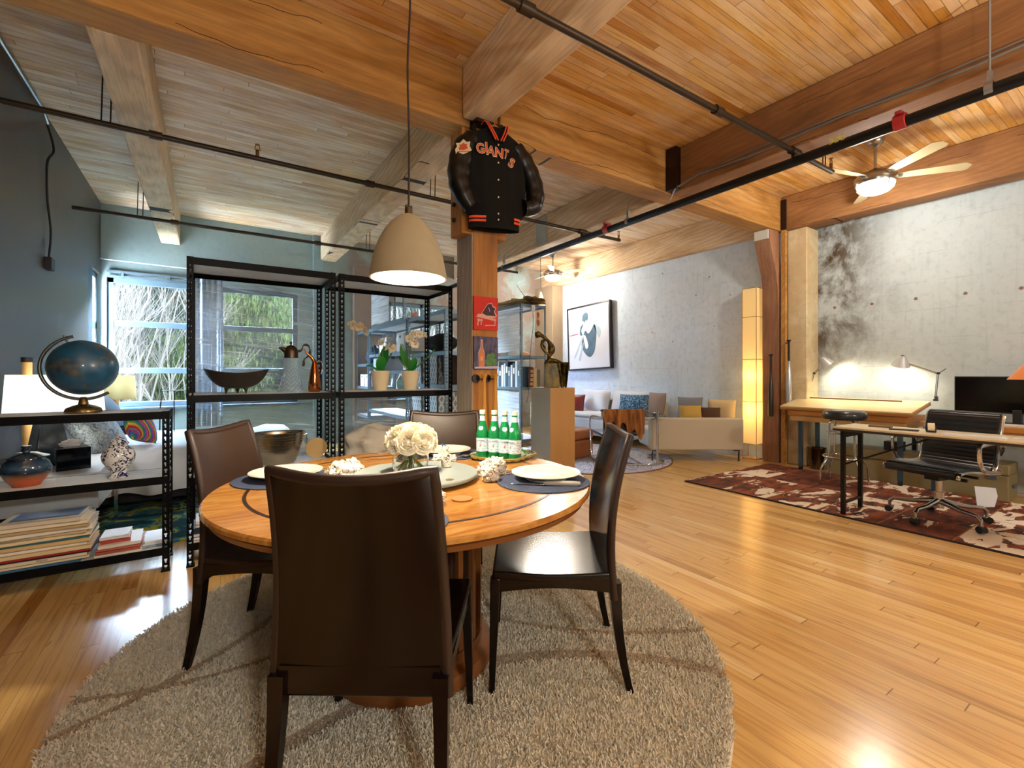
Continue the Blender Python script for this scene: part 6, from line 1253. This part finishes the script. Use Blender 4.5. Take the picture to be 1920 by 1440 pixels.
# office chair
m_al = M('polished_aluminium', '#c4c6ca', .15, 1); m_bl = M('black_ribbed_leather', '#141a22', .3, coat=.3)
r = thing('office_chair', 'aluminium office chair with ribbed black leather facing the work table', 'office chair', (4.93, 1.20, HZ), math.radians(76))
for k in range(5):
    a = math.radians(76*0+k*72+20); c_, s_ = math.cos(a), math.sin(a)
    MB().tube([(c_*.02, s_*.02, .155), (c_*.17, s_*.17, .125), (c_*.29, s_*.29, .118), (c_*.315, s_*.315, .09)], [.026, .018, .014, .016], 10).build('base_arm', m_al, r, smooth=60)
    w_ = MB(); q1 = Vector((-s_, c_, 0))*.012; w_.tube([Vector((c_*.32, s_*.32, .027))-q1*2, Vector((c_*.32, s_*.32, .027))+q1*2], .026, 16); w_.build('caster_wheel', m_blk, r, smooth=60)
    MB().tube([(c_*.315, s_*.315, .10), (c_*.315, s_*.315, .055)], .012, 8).sph((c_*.312, s_*.312, .045), .021, 10, (1, 1, .7)).build('caster_fork', m_al, r, smooth=60)
MB().cyl((0, 0), .033, .10, .23, 20).cyl((0, 0), .022, .23, .33, 16).build('gas_column', m_al, r); MB().box(-.05, .05, -.10, .10, .33, .375).tube([(-.20, .04, .36), (.20, .04, .36)], .014, 8).tube([(-.20, -.10, .37), (.20, -.10, .37)], .012, 8).build('tilt_mechanism', m_blk, r, bevel=.004)
def ribs(u, v, n=26):   # profile: seat front lip -> seat -> curved up -> back
    path = RP; L = len(path)-1; f = v*L; i = min(int(f), L-1); t = f-i; p = path[i].lerp(path[i+1], t); d = (path[i+1]-path[i]).normalized(); nn = Vector((0, -d.z, d.y)); b = .006*abs(math.sin(v*n*PI)); x = -.235+.47*u
    q_ = p+nn*b; return (x, q_.y, q_.z)
RP = smooth_path([(0, .25, .40), (0, .235, .435), (0, .10, .445), (0, -.10, .425), (0, -.19, .43), (0, -.235, .50), (0, -.255, .60), (0, -.285, .72), (0, -.315, .83), (0, -.325, .855)], 5)
MB().grid(lambda u, v: ribs(u, v), 6, 208, .022).build('ribbed_sling', m_bl, r, smooth=40)
for s in (-1, 1):
    MB().tube([(s*.245, p.y, p.z-.006) for p in RP], .012, 8, sq=1.4).build('side_rail', m_al, r, smooth=60)
    MB().tube(smooth_path([(s*.255, -.235, .44), (s*.285, -.20, .42), (s*.29, -.02, .44), (s*.29, .06, .50), (s*.29, .08, .60), (s*.29, .05, .645), (s*.29, -.16, .655), (s*.285, -.24, .62), (s*.26, -.26, .55)], 5), .011, 8, sq=1.6).build('armrest', m_al, r, smooth=60)
# stool
r = thing('bar_stool', 'round black padded stool on ringed chrome legs by the drafting table', 'stool', (5.69, 2.15, HZ))
MB().lathe([(0, .69), (.17, .69), (.19, .70), (.20, .73), (.195, .765), (.17, .785), (.08, .79), (0, .788)], (0, 0, 0), 44).build('padded_seat', M('dark_blue_black_vinyl', '#1d242c', .3, coat=.3), r, smooth=50)
MB().lathe([(.199, .725), (.203, .725), (.203, .733), (.199, .733)], (0, 0, 0), 44).build('seat_piping', m_blk, r)
for k in range(4):
    a = PI/4+k*PI/2+.15; c_, s_ = math.cos(a), math.sin(a)
    MB().tube(smooth_path([(c_*.05, s_*.05, .685), (c_*.13, s_*.13, .68), (c_*.155, s_*.155, .62), (c_*.165, s_*.165, .34), (c_*.20, s_*.20, .24), (c_*.245, s_*.245, .15), (c_*.25, s_*.25, .0)], 5), .011, 10).build('leg', m_chr, r, smooth=60)
for z, q_ in ((.55, .150), (.29, .19)): MB().tube([(q_*math.cos(t), q_*math.sin(t), z) for t in [2*PI*k/36 for k in range(36)]], .010, 10, closed=True).build('foot_ring', m_chr, r, smooth=60)
# drafting table
m_oak = M('orange_oak', '#b07a3c', .4, var=.18, streak=(1, .12, 1), vs=6); m_dtop = M('cream_drafting_board', '#d2bc8c', .35, var=.04); m_bst = M('blue_grey_steel_leg', '#3c5468', .35, .5)
r = thing('drafting_table', 'oak drafting table with a tilted cream board and blue-grey steel legs', 'drafting table', (6.32, 2.3, 0))
o3 = (6.32, 2.3, 0); tm = T(6.02, 0, .792) @ R(-9.8, 'Y')
MB().box(0, .60, 1.68, 2.98, -.018, 0, mx=tm).build('tilted_board', m_dtop, r, org=o3, bevel=.003); MB().box(.0, .60, 1.676, 2.984, -.045, -.018, mx=tm).build('board_edge', m_oak, r, org=o3, bevel=.004)
MB().box(.50, .515, 1.9, 2.85, .0, .014, mx=tm).build('parallel_ruler', M('dark_ruler', '#6a4424', .4), r, org=o3)
MB().box(6.05, 6.62, 1.72, 2.90, .68, .745).build('desk_frame', m_oak, r, org=o3, bevel=.004); MB().box(6.07, 6.60, 1.74, 2.88, .615, .68).build('drawer_case', M('pale_maple', '#c9a468', .4), r, org=o3, bevel=.003)
MB().box(6.042, 6.050, 2.30, 2.86, .69, .738).build('drawer', m_oak, r, org=o3, bevel=.002)
for x in (6.12, 6.56):
    for y in (1.80, 2.78): MB().box(x-.02, x+.02, y-.02, y+.02, .06, .615).build('leg', m_bst, r, org=o3); MB().tube([(x, y-.015, .03), (x, y+.015, .03)], .03, 14).build('caster_wheel', m_blk, r, org=o3)
# task lamps
def task(label, base, elbow, head, aim, clampz):
    r = thing('desk_lamp', label, 'desk lamp', base)
    B = Vector(base); E_ = Vector(elbow)-B; H_ = Vector(head)-B; A = Vector(aim)-Vector(head)
    MB().cyl((0, 0), .02, 0, .05, 12).box(-.02, .02, -.02, .02, -.0, .02).build('clamp', m_al, r)
    for nm, a, b in (('lower_arm', Vector((0, 0, .04)), E_), ('upper_arm', E_, H_)):
        d = (b-a).normalized(); s_ = d.cross(Vector((1, 0, 0))).normalized()*.012
        MB().tube([a, b], .006, 8).tube([a+s_, b+s_], .003, 6).build(nm, m_al, r)
    MB().tube([E_-Vector((.015, 0, 0)), E_+Vector((.015, 0, 0))], .013, 10).tube([E_, E_+Vector((0, -.06, .05))], .004, 6).build('spring_joint', m_blk, r)
    q_ = A.to_track_quat('-Z', 'Y').to_matrix().to_4x4()
    MB().lathe([(.02, .07), (.035, .05), (.06, .0), (.085, -.05), (.083, -.05), (.055, .0), (.03, .045), (0, .06)], (0, 0, 0), 28, mx=T(*H_) @ q_).build('lamp_head', M('light_grey_lamp_paint', '#c6cacd', .35, .2), r, smooth=50)
    MB().sph((0, 0, 0), .026, 12, mx=None).build('bulb', M('lit_bulb_task', '#fff4da', .4, emit=25, ecol='#ffedc4'), r, loc=H_+A.normalized()*.015)
    o = lamp('task_light', 'SPOT', H_+A.normalized()*.03, 20, (1, .86, .62), .03, r, A.to_track_quat('-Z', 'Y').to_euler(), math.radians(150), .7)
task('aluminium task lamp clamped at the left corner of the drafting table', (6.60, 2.90, .90), (6.62, 2.84, 1.20), (6.54, 2.68, 1.345), (6.70, 2.42, .9), .9)
task('aluminium task lamp clamped at the right corner of the drafting table', (6.60, 1.63, .90), (6.60, 1.61, 1.20), (6.50, 1.90, 1.335), (6.66, 2.02, .9), .9)
# long desk with monitor and keyboard
r = thing('long_oak_desk', 'long orange oak desk along the right wall under the monitor', 'desk', (6.33, .7, 0)); o3 = (6.33, .7, 0)
MB().box(6.05, 6.66, -.6, 1.62, .66, .71).build('desk_top', m_oak, r, org=o3, bevel=.004); MB().box(6.07, 6.64, -.58, 1.60, .60, .66).build('desk_apron', m_oak, r, org=o3)
for x in (6.1, 6.6):
    for y in (-.5, 1.52): MB().box(x-.02, x+.02, y-.02, y+.02, 0, .6).build('leg', m_bst, r, org=o3)
r = thing('computer_monitor', 'large black computer monitor on the oak desk', 'monitor', (6.42, 1.0, .71))
MB().box(-.015, .02, -.44, .44, .10, .46).build('bezel', m_blk, r, bevel=.004); MB().box(-.0165, -.0145, -.43, .43, .115, .45).build('screen', M('dark_screen', '#0a0706', .12), r, smooth=0)
MB().box(-.02, .06, -.03, .03, .01, .14).box(-.10, .10, -.13, .13, 0, .012).build('stand', m_blk, r, bevel=.003)
flat('computer_keyboard', 'white keyboard on the oak desk below the monitor', 'keyboard', 6.16, .93, .711, .13, .40, .018, M('white_keys', '#d8d4c8', .4, bump=.8, bs=70), 0)
flat('red_book', 'red-orange book lying on the oak desk left of the monitor', 'book', 6.36, 1.50, .711, .15, .18, .02, M('red_orange_cover', '#a8502c', .5), 12)
flat('cream_box', 'small cream box on the oak desk beside the red book', 'box', 6.34, 1.33, .711, .10, .07, .045, m_cap, 0)
flat('wood_box', 'small tan wooden box left of the monitor stand', 'box', 6.24, 1.22, .711, .08, .10, .035, m_oak, 0)
# chest, trash can, power strip things
nc = NT('olive_trunk_paint'); ff = nc.noise(nc.obj(), 5, 5); nc.set(Base_Color=nc.mix(ff, h('#7d7452'), h('#9a8f68')), Roughness=.6); nc = nc.m
r = thing('olive_storage_trunk', 'long low olive storage trunk under the desks', 'trunk', (6.42, 1.75, 0)); o3 = (6.42, 1.75, 0)
MB().box(6.20, 6.55, 1.02, 2.48, .0, .24).build('trunk_body', nc, r, org=o3, bevel=.01); MB().box(6.195, 6.555, 1.015, 2.485, .245, .345).build('trunk_lid', nc, r, org=o3, bevel=.012)
MB().box(6.187, 6.196, 1.10, 1.16, .20, .28).box(6.32, 6.42, 1.0, 1.016, .12, .15).build('latch', m_steelg, r, org=o3)
r = thing('chrome_waste_bin', 'chrome waste bin at the foot of the pilaster', 'waste bin', (6.40, 2.72, 0)); MB().lathe([(0, 0), (.075, 0), (.10, .26), (.104, .265), (.097, .26), (.072, .01), (0, .01)], (0, 0, 0), 32).build('bin_body', M('dark_chrome', '#6a625a', .15, 1), r, smooth=50)
flat('black_radio', 'small black radio on the olive trunk', 'radio', 6.36, 1.92, .346, .12, .16, .10, m_blk); flat('teal_tin', 'small teal tin on the olive trunk', 'tin', 6.38, 1.62, .346, .08, .12, .07, M('teal_tin_paint', '#1f6a66', .4)); flat('dark_tin', 'small dark tin in front of the teal tin on the trunk', 'tin', 6.30, 1.60, .346, .06, .12, .04, m_blk)
solid(MB().add([(6.08, 1.02, .40), (6.10, .86, .40), (6.15, .84, .24), (6.10, .93, .12), (6.085, 1.02, .40), ], [(0, 1, 2, 3)]).add([(6.083, 1.02, .40), (6.103, .86, .40), (6.153, .84, .24), (6.103, .93, .12)], [(3, 2, 1, 0)]), 'hanging_paper', m_sc, 'white paper corner hanging behind the office chair', 'paper', (6.1, .93, .12), smooth=0) if False else None
pm_ = T(6.02, .95, 0) @ R(-90)
r = thing('folded_map', 'folded white sheet standing against the trunk behind the office chair', 'paper', (5.70, 1.07, HZ+.01))
MB().prism([(-.13, .0), (-.02, -.0), (.10, .02), (.15, .22), (.13, .36), (-.15, .36)], .004, mx=R(-66) @ R(78, 'X') @ Matrix.Scale(.48, 4)).build('sheet', m_sc, r, smooth=0)
# copper shade hanging at the right edge
r = thing('copper_floor_lamp', 'edge of a copper-coloured lampshade at the right of the frame', 'lamp', (3.88, .44, 0))
MB().lathe([(.205, 1.165), (.06, 1.36), (.055, 1.36), (.20, 1.165)], (0, 0, 0), 40).build('lamp_shade', M('copper_shade', '#d8844a', .35, .4, emit=.12, ecol='#ff9a50'), r, smooth=40)
MB().cyl((0, 0), .012, .02, 1.34, 12).cyl((0, 0), .13, 0, .02, 28).build('stand', m_blk, r); lamp('copper_light', 'POINT', (0, 0, 1.22), 4, WARM, .03, r)

# ------------------------------------------------------------------ fill lights added behind the viewer, out of view
m_glob = M('fill_globe_ball', '#fff2dc', .4, emit=2.5, ecol='#fff0d8')  # unseen glowing globes, added to fill the room from behind the camera
for i, (x, y, z, e, c_, lb) in enumerate([(.15, -1.9, 2.2, 115, (1, .96, .90), 'unseen globe fill light added behind the viewer, left one'), (4.3, -2.0, 2.2, 130, (1, .93, .82), 'unseen globe fill light added behind the viewer, right one')]):
    r = thing('fill_globe', lb, 'pendant lamp', (x, y, z)); MB().sph((0, 0, 0), .15, 32).build('fill_globe_ball', m_glob, r, smooth=80); MB().tube([(0, 0, .15), (0, 0, ZC-z)], .006, 8).build('cord', m_knob, r)
    lamp('globe_fill_light', 'POINT', (0, 0, -.16), e, c_, .15, r)
for i, (x, y, e, lb) in enumerate([(-.7, -.6, 150, 'unseen uplighter fill light added behind the viewer by the dark wall'), (2.9, -1.2, 140, 'unseen uplighter fill light added behind the viewer in the open floor')]):  # unseen uplighters, added to bounce fill light off the ceiling
    r = thing('fill_uplighter', lb, 'floor lamp', (x, y, 0)); MB().cyl((0, 0), .14, 0, .025, 28).cyl((0, 0), .014, .025, 1.74, 12).build('stand', m_blk, r)
    MB().lathe([(.02, 1.72), (.08, 1.75), (.15, 1.84), (.147, 1.84), (.075, 1.76), (0, 1.745)], (0, 0, 0), 32).build('bowl_shade', m_blk, r, smooth=60)
    lamp('fill_uplight', 'SPOT', (0, 0, 1.80), e, (1, .95, .88), .08, r, (PI, 0, 0), math.radians(160), .6)
